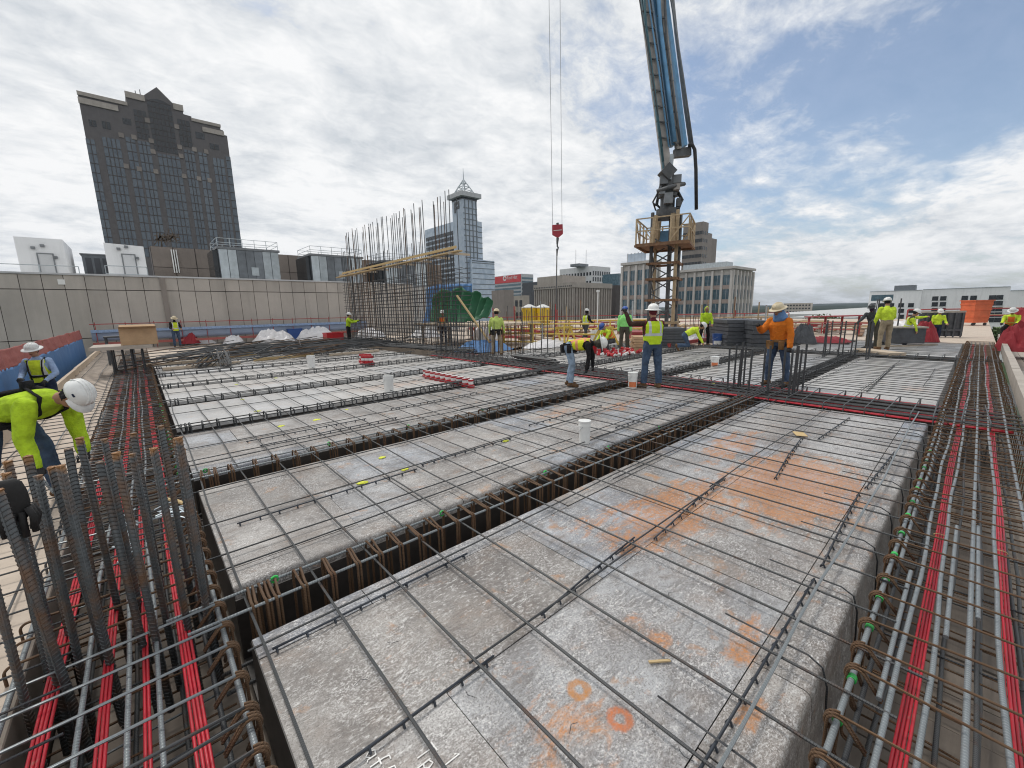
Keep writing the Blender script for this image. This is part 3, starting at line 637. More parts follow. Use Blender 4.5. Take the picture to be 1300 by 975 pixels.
def m_vest(name,c,stripe,vx=.085,bands=((.18,.235),),diag=False,edge=None):
    g=NG(name); a=g.node('ShaderNodeAttribute'); a.attribute_name='tc'; s=g.node('ShaderNodeSeparateXYZ'); g.lk(a.outputs['Vector'],s.inputs[0])
    x,y,z=s.outputs; n=g.noise(g.co('Object'),7,5,.6)
    col=g.ramp(n,[(.3,tuple(i*.82 for i in c)),(.7,c)])
    m=None
    def band(v,lo,hi): return g.math('MULTIPLY',g.math('GREATER_THAN',v,lo),g.math('LESS_THAN',v,hi))
    ax=g.math('ABSOLUTE',x)
    for lo,hi in bands:
        b=band(z,lo,hi); m=b if m is None else g.math('MAXIMUM',m,b)
    vb=g.math('MULTIPLY',band(ax,vx,vx+.045),g.math('GREATER_THAN',z,bands[0][0])); m=g.math('MAXIMUM',m,vb)
    if diag: m=g.math('MAXIMUM',m,band(g.math('ABSOLUTE',g.math('SUBTRACT',ax,g.math('MULTIPLY',g.math('ABSOLUTE',g.math('SUBTRACT',z,.3)),.6))),0.,.03))
    col=g.mix(m,col,stripe)
    if edge: col=g.mix(band(z,-.03,.012),col,edge)
    g.bump(n,.5,.012); M[name]=g.set(col,.85,0.)
m_vest('vest_lime',(.54,.74,.02),(.50,.53,.55)); m_vest('vest_mix',(.70,.72,.02),(.70,.30,.16),.06,((.16,.22),(.36,.41)),True); m_vest('vest_orange',(.80,.17,.03),(.62,.60,.10)); m_vest('vest_yellow',(.60,.74,.03),(.55,.57,.58),.09,((.12,.17),))
def V(*a): return Vector(a)
def capsule(b,p,q,r0,r1,n=10,e0=(1,1),e1=(1,1)):
    p=Vector(p);q=Vector(q);d=(q-p);l=max(d.length,1e-4);d.normalize(); pts=[];rad=[]
    for a in (-90,-60,-30,0): pts.append(p+d*(r0*math.sin(R(a)))); rad.append(max(.0015,r0*math.cos(R(a))))
    for a in (0,30,60,90): pts.append(q+d*(r1*math.sin(R(a)))); rad.append(max(.0015,r1*math.cos(R(a))))
    b.tube(pts,1,n,radii=rad)
def ellips(b,c,rx,ry,rz,rot=None,n=14):
    b.lathe([(max(.002,math.cos(R(a))),math.sin(R(a))) for a in range(-90,91,18)],(0,0,0),n)
    k=n*11
    for i in range(len(b.v)-k,len(b.v)):
        v=Vector(b.v[i]); v=Vector((v.x*rx,v.y*ry,v.z*rz)); v=(rot@v if rot is not None else v)+Vector(c); b.v[i]=tuple(v)
def person(label,pos,rz,pose,wear,ht=1.76,vox=.016,hat='hat_white',brim='cap',extras=(),group=None):
    """pose: lean,head pitch/yaw, limbs as direction vectors (x right, y forward, z up)"""
    s=ht/1.76; g=lambda k,d: pose.get(k,d)
    lean=R(g('lean',4)); side=R(g('side',0)); tw=R(g('twist',0))
    sp=V(math.sin(side),math.sin(lean)*math.cos(side),math.cos(lean)*math.cos(side)).normalized()
    fx=V(math.cos(tw),math.sin(tw),0); fx=(fx-sp*fx.dot(sp)).normalized(); fn=sp.cross(fx)      # fn = chest forward is -?
    fn=-fx.cross(sp) if False else sp.cross(fx); 
    if fn.y<0: fn=-fn
    hip=V(0,0,0); W=.092
    def dirv(k,d): return Vector(g(k,d)).normalized()
    thl=dirv('thL',(-.06,.03,-1)); shl=dirv('shL',(-.02,-.05,-1)); thr=dirv('thR',(.06,.03,-1)); shr=dirv('shR',(.02,-.05,-1))
    TH_,SH_=.43,.42
    J={}
    J['hL']=V(-W,0,0);J['hR']=V(W,0,0); J['kL']=J['hL']+thl*TH_; J['kR']=J['hR']+thr*TH_; J['aL']=J['kL']+shl*SH_; J['aR']=J['kR']+shr*SH_
    nb=sp*.50                                        # neck base above pelvis
    J['nb']=nb; shd=sp*.445
    J['sL']=shd-fx*.185; J['sR']=shd+fx*.185
    J['eL']=J['sL']+dirv('uaL',(-.15,.05,-1))*.285; J['eR']=J['sR']+dirv('uaR',(.15,.05,-1))*.285
    J['wL']=J['eL']+dirv('faL',(-.05,.25,-1))*.255; J['wR']=J['eR']+dirv('faR',(.05,.25,-1))*.255
    hp=R(g('hpitch',5))+lean*g('hfollow',.6); hy=R(g('hyaw',0))
    hd=(Matrix.Rotation(hy,3,'Z')@Matrix.Rotation(-hp,3,'X')); hup=hd@V(0,0,1); hfw=hd@V(0,1,0); hx=hd@V(1,0,0)
    hb=nb+ (sp*.5+hup*.5).normalized()*.075; hc=hb+hup*.105+hfw*.015
    ft={}
    for k,sg in (('L',-1),('R',1)):
        yaw=R(g('ft'+k,8*sg)) ; fd=V(math.sin(yaw),math.cos(yaw),0)
        if g('toe'+k,0): fd=(fd*math.cos(R(g('toe'+k,0)))+V(0,0,-math.sin(R(g('toe'+k,0))))).normalized()
        ft[k]=fd
    low=min(min(J['a'+k].z, (J['a'+k]+ft[k]*.19).z) for k in 'LR')-.085
    if g('kneel',0): low=min(low,J['kL'].z-.07,J['kR'].z-.07)
    off=V(0,0,-low)
    for k in J: J[k]=J[k]+off
    hb+=off; hc+=off; pel=off.copy()
    prims=[]  # (tag,p,q,radius)
    b=MB()
    lo=wear.get('loose',1.)
    # torso
    rings=[(-.085,.135,.105),(-.03,.168,.118),(.05,.168,.118),(.15,.155*lo,.108*lo),(.27,.168*lo,.118*lo),(.38,.182*lo,.12*lo),(.445,.165,.10),(.49,.10,.075),(.53,.06,.058)]
    n=18; vs=[];fs=[]
    pn=V(0,0,1)
    for i,(d,rx,ry) in enumerate(rings):
        ax=(pn.lerp(sp,min(1,max(0,(d+.085)/.2)))).normalized()
        x=fx if d>.1 else V(1,0,0).lerp(fx,max(0,d/.1)).normalized(); x=(x-ax*x.dot(ax)).normalized(); y=ax.cross(x); c=pel+(sp*d if d>0 else V(0,0,d)) - y*(.018*math.sin(max(0,min(1,d/.45))*3.14))*(1 if y.y>0 else -1)*0
        for j in range(n):
            t=2*math.pi*j/n; ct,st=math.cos(t),math.sin(t); k=2.6; m=(abs(ct)**k+abs(st)**k)**(-1/k); vs.append(c+x*(rx*ct*m)+y*(ry*st*m))
    for i in range(len(rings)-1):
        for j in range(n): j2=(j+1)%n; fs.append((i*n+j,i*n+j2,(i+1)*n+j2,(i+1)*n+j))
    fs+=[tuple(reversed(range(n))),tuple(range((len(rings)-1)*n,len(rings)*n))]; b.add(vs,fs)
    prims+=[('torso',pel+sp*.10,pel+sp*.30,.13),('torso',pel+sp*.30,pel+sp*.44,.13),('torso',J['sL'],J['sR'],.055),('hips',pel+V(0,0,-.06),pel+sp*.02,.13)]
    capsule(b,J['nb']-sp*.03,hb+hup*.04,.058,.056); prims.append(('neck',J['nb']+sp*.03,hb+hup*.02,.056))
    # head with jaw, nose, ears
    ellips(b,hc+hup*.02,.076,.098,.112,hd); ellips(b,hc-hup*.055+hfw*.025,.058,.07,.062,hd); capsule(b,hc+hfw*.088+hup*.01,hc+hfw*.108-hup*.022,.011,.016,8)
    for sg in (-1,1): ellips(b,hc+hx*(.078*sg)-hup*.005,.014,.024,.032,hd,8)
    prims.append(('head',hc-hup*.06,hc+hup*.05,.085))
    # arms
    slv=wear.get('arm_r',1.)
    for k,sg in (('L',-1),('R',1)):
        S_,E,Wr=J['s'+k],J['e'+k],J['w'+k]
        capsule(b,S_,E,.064*slv,.052*slv); capsule(b,E,Wr,.052*slv,.039*slv)
        prims+=[('uarm',S_,E,.055),('farm',E,Wr,.043)]
        hdir=dirv('h'+k,tuple((Wr-E).normalized())); u=V(0,0,1) if abs(hdir.z)<.9 else V(0,1,0)
        hs_=hdir.cross(u).normalized(); hn=hs_.cross(hdir)
        c=Wr+hdir*.045; capsule(b,Wr-hdir*.01+hs_*.0,Wr+hdir*.075,.032,.034,8); capsule(b,Wr+hdir*.03-hs_*.022,Wr+hdir*.075-hs_*.022,.02,.018,8); capsule(b,Wr+hdir*.03+hs_*.022,Wr+hdir*.075+hs_*.022,.02,.018,8)
        cu=g('curl',.6)
        for fi,(o,l) in enumerate(((-.033,.065),(-.011,.075),(.011,.07),(.032,.055))):
            p0=Wr+hdir*.085+hs_*o; p1=p0+(hdir*math.cos(cu)-hn*math.sin(cu))*l*.55; p2=p1+(hdir*math.cos(cu*2)-hn*math.sin(cu*2))*l*.5
            capsule(b,p0,p1,.0115,.0105,6); capsule(b,p1,p2,.0105,.0095,6)
        p0=Wr+hdir*.03-hs_*.035*sg; p1=p0+hdir*.03-hs_*.03*sg-hn*.01; p2=p1+hdir*.03-hn*.015; capsule(b,p0,p1,.0135,.012,6); capsule(b,p1,p2,.012,.0105,6)
        prims.append(('hand',Wr+hdir*.02,Wr+hdir*.14,.035))
    # legs and boots
    pl=wear.get('leg_r',1.)
    for k in 'LR':
        A=J['a'+k]; K=J['k'+k]
        capsule(b,J['h'+k]+V(0,0,-.02),K,.094*pl,.068*pl,12); capsule(b,K,A+V(0,0,.02),.068*pl,.056*pl,12)
        prims+=[('thigh',J['h'+k],K,.075),('shin',K,A+(K-A).normalized()*.05,.058)]
        fd=ft[k]; heel=A-fd*.045+V(0,0,-.045); toe=A+fd*.155+V(0,0,-.05); mid=A+fd*.05+V(0,0,-.03)
        capsule(b,A+(K-A).normalized()*.10,A+V(0,0,-.03),.056,.05,10); capsule(b,heel,mid,.042,.044,10); capsule(b,mid,toe,.044,.038,10); capsule(b,heel+V(0,0,-.005),toe+V(0,0,-.005),.038,.036,8)
        prims+=[('boot',heel,toe,.04),('boot',A+(K-A).normalized()*.06,A,.05)]
    me=b.mesh('tmp',M['skin']); o=bpy.data.objects.new('tmp',me); COL.objects.link(o)
    rm=o.modifiers.new('r','REMESH'); rm.mode='VOXEL'; rm.voxel_size=vox
    sm=o.modifiers.new('s','SMOOTH'); sm.factor=.5; sm.iterations=2
    bpy.context.view_layer.update(); bm_=bpy.data.meshes.new_from_object(o.evaluated_get(bpy.context.evaluated_depsgraph_get())); bpy.data.objects.remove(o)
    nv=len(bm_.vertices); co=np.empty(nv*3); bm_.vertices.foreach_get('co',co); co=co.reshape(-1,3); no=np.empty(nv*3); bm_.vertices.foreach_get('normal',no); no=no.reshape(-1,3)
    def near(C):
        D=[]
        for tg,p,q,r in prims:
            p=np.array(p);q=np.array(q);d=q-p; t=np.clip(((C-p)@d)/max(1e-9,d@d),0,1); D.append(np.linalg.norm(C-(p+t[:,None]*d),axis=1)-r)
        return np.argmin(np.array(D),axis=0)
    vt=near(co); tags=[p[0] for p in prims]; isc=np.array([t in ('torso','uarm','farm','thigh','shin','hips') for t in tags])[vt]
    for i in np.nonzero(isc)[0]:
        c=co[i]; q=mnoise.noise((c[0]*9,c[1]*9,c[2]*5+len(label)))+.5*mnoise.noise((c[0]*21,c[1]*21,c[2]*13)); co[i]+=no[i]*(q*.013+.006*abs(mnoise.noise((c[0]*16+c[2]*7,c[1]*16,c[2]*24+2))))
    bm_.vertices.foreach_set('co',(co*s).ravel())
    mats=[]; slot={}
    def slotof(m):
        if m not in slot: slot[m]=len(mats); mats.append(M[m])
        return slot[m]
    wm_={'torso':wear['top'],'uarm':wear.get('sleeve',wear['top']),'farm':wear.get('cuff',wear.get('sleeve',wear['top'])),'hips':wear['legs'],'thigh':wear['legs'],'shin':wear['legs'],'boot':wear.get('boot','boot'),'hand':wear.get('hand','skin'),'head':wear.get('face','skin'),'neck':wear.get('neck','skin')}
    nf=len(bm_.polygons); fc=np.empty(nf*3); bm_.polygons.foreach_get('center',fc); fc=fc.reshape(-1,3)/s; ftg=near(fc)
    if wear.get('hair'):
        rel=fc-np.array(hc); hf=rel@np.array(hfw); hu_=rel@np.array(hup)
    mi=[]
    for i in range(nf):
        tg=tags[ftg[i]]; m=wm_[tg]
        if tg=='head' and wear.get('hair') and (hf[i]<.015 and hu_[i]>-.06): m=wear['hair']
        if tg=='hips' and wear.get('long') : m=wear['top']
        mi.append(slotof(m))
    bm_.materials.clear()
    for m in mats: bm_.materials.append(m)
    bm_.polygons.foreach_set('material_index',mi); bm_.polygons.foreach_set('use_smooth',[True]*nf); bm_.update()
    root=thing('person',label,'person',(0,0,0),group)
    body=bpy.data.objects.new('body',bm_); COL.objects.link(body); body.parent=root
    sc=lambda v:Vector(v)*s
    def part(mb,name,mat,smooth='all'):
        mb.v=[tuple(Vector(v)*s) for v in mb.v]; return mb.build(name,M[mat] if isinstance(mat,str) else mat,root,smooth)
    # face
    if wear.get('face','skin')=='skin':
        e=MB()
        for sg in (-1,1): ellips(e,hc+hfw*.088+hx*(.03*sg)+hup*.022,.012,.008,.007,hd,8)
        part(e,'eyes','black_cloth'); e=MB(); ellips(e,hc+hfw*.09-hup*.05,.022,.008,.006,hd,8); part(e,'mouth','maroon')
    # vest shell
    if wear.get('vest'):
        ax=np.array(sp); x_=np.array(fx); rel=co-np.array(pel); vv=rel@ax; uu=rel@x_
        keepv=np.isin(vt,[i for i,t in enumerate(tags) if t in('torso','hips')])&(vv>.0)&(vv<.475)&(np.abs(uu)<.178)
        vest=MB(); idx={}; tc_=[]
        for pgi in bm_.polygons:
            ids=list(pgi.vertices)
            if all(keepv[i] for i in ids):
                f=[]
                for i in ids:
                    if i not in idx:
                        idx[i]=len(vest.v); vest.v.append(tuple(co[i]+no[i]*.02)); tc_.append((uu[i],0,vv[i]))
                    f.append(idx[i])
                vest.f.append(tuple(f)); vest.mi.append(0)
        vo=part(vest,'vest',wear['vest'])
        at=vo.data.attributes.new('tc','FLOAT_VECTOR','POINT'); at.data.foreach_set('vector',np.array(tc_).ravel())
    # hard hat
    if hat:
        hb_=MB(); top=hc+hup*.055
        pr=[(.112,-.012),(.113,.01),(.108,.045),(.092,.078),(.062,.1),(.025,.11),(.001,.112)]
        hb_.lathe(pr,top,20,sx=.95,sy=1.12,rot=hd)
        for i in (-1,0,1): hb_.tube([top+hd@V(i*.03*1,1.12*.112*math.cos(R(a)),.01+.104*math.sin(R(a))*(1 if i==0 else .96)) for a in range(10,171,20)],.008,5)
        if brim=='full': hb_.lathe([(.108,.0),(.165,-.014),(.166,-.02),(.108,-.012)],top,24,sx=.95,sy=1.12,rot=hd)
        else:
            vs=[];
            for a in range(-75,76,15):
                for r_,z in ((.105,.0),(.105+.062*math.cos(R(a))**.6,-.016)): vs.append(top+hd@V(r_*math.sin(R(a))*.95,r_*math.cos(R(a))*1.12,z))
            k=len(vs); vs+=[v-hup*.006 for v in vs]; hb_.add(vs,[(2*i,2*i+1,2*i+3,2*i+2) for i in range(10)]+[(k+2*i+2,k+2*i+3,k+2*i+1,k+2*i) for i in range(10)]+[(2*i+1,k+2*i+1,k+2*i+3,2*i+3) for i in range(10)])
        ho=part(hb_,'hard_hat',hat)
        if 'band' in extras:
            e=MB().lathe([(.1165,.0),(.1165,.022)],top,20,sx=.95,sy=1.12,rot=hd); part(e,'hat_band','navy')
        if 'vents' in extras:
            e=MB()
            for sg in (-1,1): e.box(top+hd@V(sg*.099,.02,.045),(.012,.03,.012),hd)
            part(e,'hat_vent','navy',False)
    if 'belt' in extras:
        e=MB(); c=pel+V(0,0,.03); e.tube([c+V(.175*math.cos(a),.128*math.sin(a),0) for a in np.linspace(0,6.28,17)[:-1]],.022,6,True,el=[(.5,1.5)]*16)
        for a in (10,60,125,175,240,300): e.box(c+V(.20*math.cos(R(a)),.15*math.sin(R(a)),-.09),(.09,.07,.17),Matrix.Rotation(R(a+90),3,'Z'),taper=(1.15,1.2))
        part(e,'tool_belt',wear.get('belt','black_cloth'),True)
    if 'harness' in extras:
        e=MB()
        yb=-.15; 
        def T(u,f,v): return pel+fx*u+fn*f+sp*v
        for sg in (-1,1):
            e.tube([T(sg*.10,.13,.05),T(sg*.11,.15,.28),T(sg*.12,.10,.46),T(sg*.10,-.05,.50),T(sg*.04,-.145,.36),T(sg*-.06,-.15,.18),T(sg*-.12,-.14,.03)],.02,6,el=[(1.2,.5)]*7)
        e.tube([T(.17*math.cos(a),.145*math.sin(a),.14) for a in np.linspace(0,6.28,17)[:-1]],.02,6,True,el=[(.5,1.2)]*16); e.box(T(0,-.165,.33),(.1,.03,.1)); part(e,'harness','black_cloth')
    if 'scarf' in extras:
        e=MB(); c=hb-hup*.0
        for i,(a,bq) in enumerate(((0,.085),(-.03,.10),(-.065,.125),(-.11,.13))): pass
        prf=[(.085,.09),(.105,.04),(.118,0),(.135,-.05),(.15,-.10),(.12,-.115)]; e.lathe(prf,hb+hup*.0-hfw*.01,18,sx=.95,sy=1.,rot=hd)
        for i in range(len(e.v)):
            v=Vector(e.v[i]); q=mnoise.noise(v*14)*.02; e.v[i]=tuple(v+(v-hb).normalized()*q)
        part(e,'neck_scarf',wear.get('scarf','blue_scarf'))
    if 'hood' in extras:
        e=MB(); ellips(e,hc+hup*.0-hfw*.025,.098,.105,.13,hd); e.v=[tuple(Vector(v)-hfw*max(0,(Vector(v)-hc).dot(hfw)-.03)*.9) for v in e.v]; part(e,'hood',wear.get('hood',wear['top']))
    if 'pliers' in extras:
        w_=J['wR']; d=dirv('hR',tuple((J['wR']-J['eR']).normalized())); p=w_+d*.10; e=MB(); e.tube([p+V(-.01,0,.02),p+V(.012,.03,-.06),p+V(.0,.06,-.12)],.008,6); e.tube([p+V(.02,0,.02),p+V(-.006,.03,-.06),p+V(.006,.06,-.12)],.008,6); e.tube([p+V(.0,.055,-.11),p+V(0,.08,-.16)],.012,6)
        part(e,'pliers','zinc')
    root.location=pos; root.rotation_euler=(0,0,rz); return root
def face(px,py=None):  # heading (world) for a person who faces direction (dx right in picture, dy away from camera)
    d=_r*px+_h*py; return math.atan2(-d.x,d.y)
stand={}
# lime worker bent over the left girder
person('worker in lime shirt and white helmet bent low over the girder bars',gz(27,642),face(1,.05),dict(lean=80,hfollow=.55,hpitch=26,uaL=(-.1,-.04,-1),faL=(.0,.10,-1),uaR=(.1,-.16,-1),faR=(.05,.26,-1),thL=(-.12,.42,-1),shL=(-.02,.14,-1),thR=(.12,-.05,-1),shR=(.02,-.30,-1),curl=.9),dict(top='lime',legs='denim',hand='glove_black',hair='black_cloth',loose=1.12,arm_r=1.2,leg_r=1.1),1.78,.0105,'hat_white','cap',('harness','vents','pliers','belt'))
q=gD(45,436,8.8); person('worker in blue shirt and yellow vest standing beyond the edge board',(q.x,q.y,q.z-1.76),face(.35,-1),dict(lean=6,hpitch=14,uaL=(-.35,.15,-1),faL=(.25,.8,-.45),uaR=(.30,.15,-1),faR=(-.35,.9,-.2),curl=.9),dict(top='sky_shirt',legs='navy',vest='vest_yellow',hand='glove_black',hair='black_cloth',neck='purple_hood'),1.78,.013,'hat_white','full',('harness',))
person('worker in dark sleeves and vest standing by the plastic heap at the wall',gz(226,441),face(.8,-.6),dict(lean=6,hpitch=18,uaL=(-.2,.2,-1),faL=(.2,.9,-.2),uaR=(.2,.2,-1),faR=(-.1,.9,-.2)),dict(top='black_cloth',legs='denim',vest='vest_yellow',face='black_cloth'),1.76,.022,'hat_cream','full')
person('worker in lime shirt reaching toward the tall rebar wall',gz(444,437),face(.9,.1),dict(lean=6,uaL=(-.1,.9,-.35),faL=(.0,1,.15),uaR=(.1,.8,-.5),faR=(.0,1,.1)),dict(top='lime',legs='black_cloth',hand='glove_black',hair='black_cloth'),1.76,.022,'hat_white')
person('worker in orange vest standing behind the crowd of dark bars',gD(564,437,21.5)*1,face(-.2,-1),dict(lean=3,uaL=(-.25,.1,-1),faL=(.2,.7,-.6)),dict(top='grey_cloth',legs='navy',vest='vest_orange'),1.74,.022,'hat_white')
person('worker in pale lime shirt and khaki trousers with tool belt, seen from behind',gz(631,451),face(.15,1),dict(lean=6,hpitch=10,uaL=(-.28,-.02,-1),faL=(-.08,.3,-1),uaR=(.28,0,-1),faR=(.1,.3,-1),thL=(-.14,.05,-1),thR=(.14,-.02,-1)),dict(top='pale_lime',legs='khaki',hair='black_cloth',loose=1.12,arm_r=1.1),1.8,.018,'hat_cream','full',('belt',))
person('worker bent double in yellow and orange vest and pale jeans',gz(722,490),face(.95,-.25),dict(lean=84,hfollow=.7,hpitch=22,uaL=(-.05,.25,-1),faL=(.05,.05,-1),uaR=(.05,.05,-1),faR=(.0,-.15,-1),thL=(-.08,.12,-1),shL=(-.02,-.18,-1),thR=(.08,.22,-1),shR=(.02,-.08,-1),curl=.9),dict(top='black_cloth',legs='denim_pale',vest='vest_mix',hand='glove_black',neck='olive',face='olive',leg_r=1.05),1.76,.013,'hat_white','full',('belt',))
person('worker in dark clothes and vest walking past the yellow rail',gz(743,435),face(.7,.5),dict(lean=5,thL=(-.05,.45,-1),shL=(0,.05,-1),thR=(.05,-.3,-1),shR=(0,-.7,-1),uaL=(-.2,-.1,-1),uaR=(.25,.3,-1),faR=(.1,.9,-.4)),dict(top='black_cloth',legs='grey_cloth',vest='vest_yellow',face='black_cloth'),1.76,.02,'hat_white')
person('crouching worker in orange vest and blue helmet beside the red bucket',gz(776,450),face(-.75,-.4),dict(lean=38,hpitch=22,thL=(-.2,.95,-.1),shL=(0,-.35,-1),thR=(.2,.95,-.15),shR=(0,-.35,-1),uaL=(-.1,.6,-.8),faL=(.1,.6,-.8),uaR=(.1,.6,-.8),faR=(-.1,.6,-.8)),dict(top='lime2',legs='grey_cloth',vest='vest_orange'),1.74,.018,'hat_blue','cap',('band',))
person('worker in bright mint green long sleeves and blue helmet',gz(792,447),face(.25,.7),dict(lean=2,hpitch=-4,hyaw=35,uaL=(-.15,.0,-1),faL=(-.0,.15,-1),uaR=(.15,.0,-1),faR=(.05,.15,-1)),dict(top='mint',legs='olive',hair='black_cloth',loose=1.12,arm_r=1.15,leg_r=1.1),1.78,.018,'hat_blue','cap',('band',))
person('worker in lime safety vest and blue jeans with raised arm, seen from behind',gz(826,492),face(-.12,1),dict(lean=2,hpitch=-4,hyaw=12,uaL=(-.85,.35,-.05),faL=(-.30,.35,.95),uaR=(.25,.5,-.8),faR=(-.25,.75,.3),thL=(-.10,.06,-1),shL=(-.03,.02,-1),thR=(.10,-.06,-1),shR=(.0,-.12,-1),ftL=-55,ftR=5,curl=1.),dict(top='maroon',sleeve='brown_cloth',legs='denim',vest='vest_lime',hand='glove_black',neck='maroon',hair='maroon',loose=1.1,leg_r=1.12),1.80,.011,'hat_white','full',())
person('kneeling worker in lime shirt and white helmet tying bars',gz(868,447),face(.8,-.3),dict(lean=62,hpitch=15,kneel=1,thL=(-.1,.35,-.9),shL=(-.05,-1,-.05),thR=(.1,.35,-.9),shR=(.05,-1,-.05),toeL=60,toeR=60,uaL=(-.05,.4,-.9),faL=(0,.5,-.9),uaR=(.05,.4,-.9),faR=(0,.5,-.9)),dict(top='lime2',legs='denim',hair='black_cloth',loose=1.1),1.76,.018,'hat_white')
person('worker in lime hooded jacket and black trousers standing with feet apart',gz(893,439),face(.1,-1),dict(lean=8,hpitch=22,hyaw=-25,uaL=(-.2,.25,-1),faL=(.35,.7,-.5),uaR=(.2,.25,-1),faR=(-.35,.7,-.5),thL=(-.22,.03,-1),thR=(.22,.05,-1)),dict(top='lime',legs='black_cloth',hood='lime',loose=1.12,arm_r=1.15),1.78,.018,None,'cap',('hood',))
person('worker in orange jacket, blue scarf and cream hat behind the column bars',gz(984,489),face(-.85,-.45),dict(lean=7,hpitch=16,hyaw=-5,uaL=(-.30,.15,-1),faL=(-.15,.25,-1),uaR=(.25,.55,-.7),faR=(-.25,.95,.55),thL=(-.13,-.10,-1),shL=(-.05,-.15,-1),thR=(.13,.10,-1),shR=(.02,-.05,-1),curl=1.),dict(top='orange_cloth',legs='denim',hand='glove_black',neck='blue_scarf',face='skin',hair='blue_scarf',belt='leather',loose=1.14,arm_r=1.22,leg_r=1.1),1.80,.012,'hat_cream','full',('scarf','belt'))
q=gz(1096,449); person('worker in dark grey jacket leaning over behind the far column bars',(q.x+2.2,q.y+.1,0),face(-.7,-.4),dict(lean=35,hpitch=-8,uaL=(-.1,.8,-.5),faL=(.05,.9,-.3),uaR=(.1,.7,-.6),faR=(0,.9,-.3)),dict(top='grey_cloth',legs='olive',face='purple_hood',hand='glove_black'),1.80,.02,'hat_dark','cap')
person('worker in bright lime jacket and brown trousers standing on timber blocks',gz(1121,444,.12),face(.15,1),dict(lean=8,hpitch=6,hyaw=-15,uaL=(-.25,.1,-1),faL=(.0,.45,-1),uaR=(.3,.15,-1),faR=(-.1,.7,-.6),thL=(-.08,.05,-1)),dict(top='lime2',legs='khaki',hair='black_cloth',loose=1.2,arm_r=1.25,leg_r=1.1),1.80,.018,'hat_white')
q=gD(1155,392,17.0); person('worker with outstretched yellow sleeve above the red tarpaulin',(q.x,q.y,q.z-1.74),face(.6,-.6),dict(lean=14,hpitch=16,uaL=(-.7,.7,.05),faL=(-.6,.8,.1),uaR=(.2,.4,-.8)),dict(top='olive',sleeve='lime2',legs='navy',vest='vest_yellow',hair='black_cloth'),1.76,.02,'hat_white')
q=gD(1193,392,20.5); person('worker in lime shirt standing behind the dark formwork panel',(q.x,q.y,q.z-1.72),face(-.5,-.8),dict(lean=10,hpitch=18,uaL=(-.2,.3,-.9),faL=(.0,.9,-.3)),dict(top='lime2',legs='navy',hair='black_cloth'),1.74,.02,'hat_white')
q=gD(1287,394,17.5); person('worker in orange vest and red hat sitting outside the edge board',(q.x,q.y,q.z-1.22),face(-.7,-.5),dict(lean=28,hpitch=12,thL=(-.15,.95,-.2),shL=(0,.1,-1),thR=(.15,.95,-.2),shR=(0,.1,-1),uaL=(-.1,.6,-.8),faL=(.1,.9,-.2),uaR=(.1,.6,-.8),faR=(0,.9,-.2)),dict(top='lime2',legs='black_cloth',vest='vest_orange',hand='glove_black'),1.76,.02,'hat_white','full')
# ================================================================ city beyond the deck
GZ=-26.
def m_glass(name,a,b,rough=.12,sc=.25,spec=.5):
    g=NG(name); w=g.co('World'); c=g.mix(g.ramp(g.noise(w,sc,4,.6),[(.35,0.),(.65,1.)]),a,b)
    c=g.mix(g.math('MULTIPLY',g.rnd(),.35),c,tuple(x*.5 for x in a)); g.b.inputs['Specular IOR Level'].default_value=spec; M[name]=g.set(c,rough,0.)
def m_stone(name,c,var=.12,sc=.5,rough=.85):
    g=NG(name); w=g.co('World'); n=g.noise(w,sc,6,.65); n2=g.noise(g.mapv(w,(1,1,.12)),sc*3,4,.6)
    col=g.ramp(n,[(.3,tuple(x*(1-var) for x in c)),(.7,tuple(x*(1+var) for x in c))]); rk=g.node('ShaderNodeVectorMath',operation='SCALE'); g.lk(col,rk.inputs[0]); g.lk(g.math('ADD',g.math('MULTIPLY',g.rnd(),.2),.9),rk.inputs['Scale']); col=rk.outputs[0]; col=g.mix(g.ramp(n2,[(.5,0.),(.75,.35)]),col,tuple(x*.6 for x in c)); g.bump(n,.2,.02); M[name]=g.set(col,rough,0.)
m_glass('glass_dark',(.085,.11,.14),(.125,.155,.185),.10); m_glass('glass_blue',(.38,.47,.58),(.57,.65,.74),.16); m_glass('glass_teal',(.06,.115,.145),(.13,.20,.245),.10,1.); m_glass('glass_black',(.012,.016,.02),(.03,.036,.042),.15,1.)
m_stone('granite',(.128,.118,.118)); m_stone('granite_dark',(.07,.06,.057)); m_stone('stone_pale',(.58,.545,.51)); m_stone('tan_fin',(.36,.325,.29),.15); m_stone('tan_wall',(.25,.22,.198)); m_stone('white_wall',(.66,.665,.67),.06); m_stone('white_clad',(.88,.88,.88),.03); m_stone('beige',(.40,.36,.31)); m_stone('pale_frame',(.5,.51,.52)); m_stone('dark_clad',(.085,.09,.10)); m_stone('brown_panel',(.20,.17,.148),.14,.8); m_stone('concrete_panel',(.44,.405,.365),.10,.6); m_stone('roof_grey',(.5,.5,.49)); m_stone('rose',(.40,.32,.285))
simple('red_sign',(.55,.03,.035),.5,0,.1,1,.05); simple('lead',(.20,.21,.22),.5,.3,.2,3,.1); simple('galv',(.42,.46,.48),.42,.55,.18,2,.1); simple('galv_dark',(.16,.175,.19),.45,.4,.2,2,.1); simple('paint_white',(.72,.72,.7),.6,0,.08,3,.05)
def m_asphalt():
    g=NG('city_ground'); w=g.co('World'); n=g.noise(w,.02,5,.6); v=g.node('ShaderNodeTexVoronoi'); v.inputs['Scale'].default_value=.02; g.lk(w,v.inputs['Vector'])
    c=g.mix(g.ramp(n,[(.42,0.),(.56,1.)]),(.10,.10,.10),(.045,.07,.03)); g.b.inputs['Specular IOR Level'].default_value=.1; M['city_ground']=g.set(c,.9,0.)
m_asphalt()
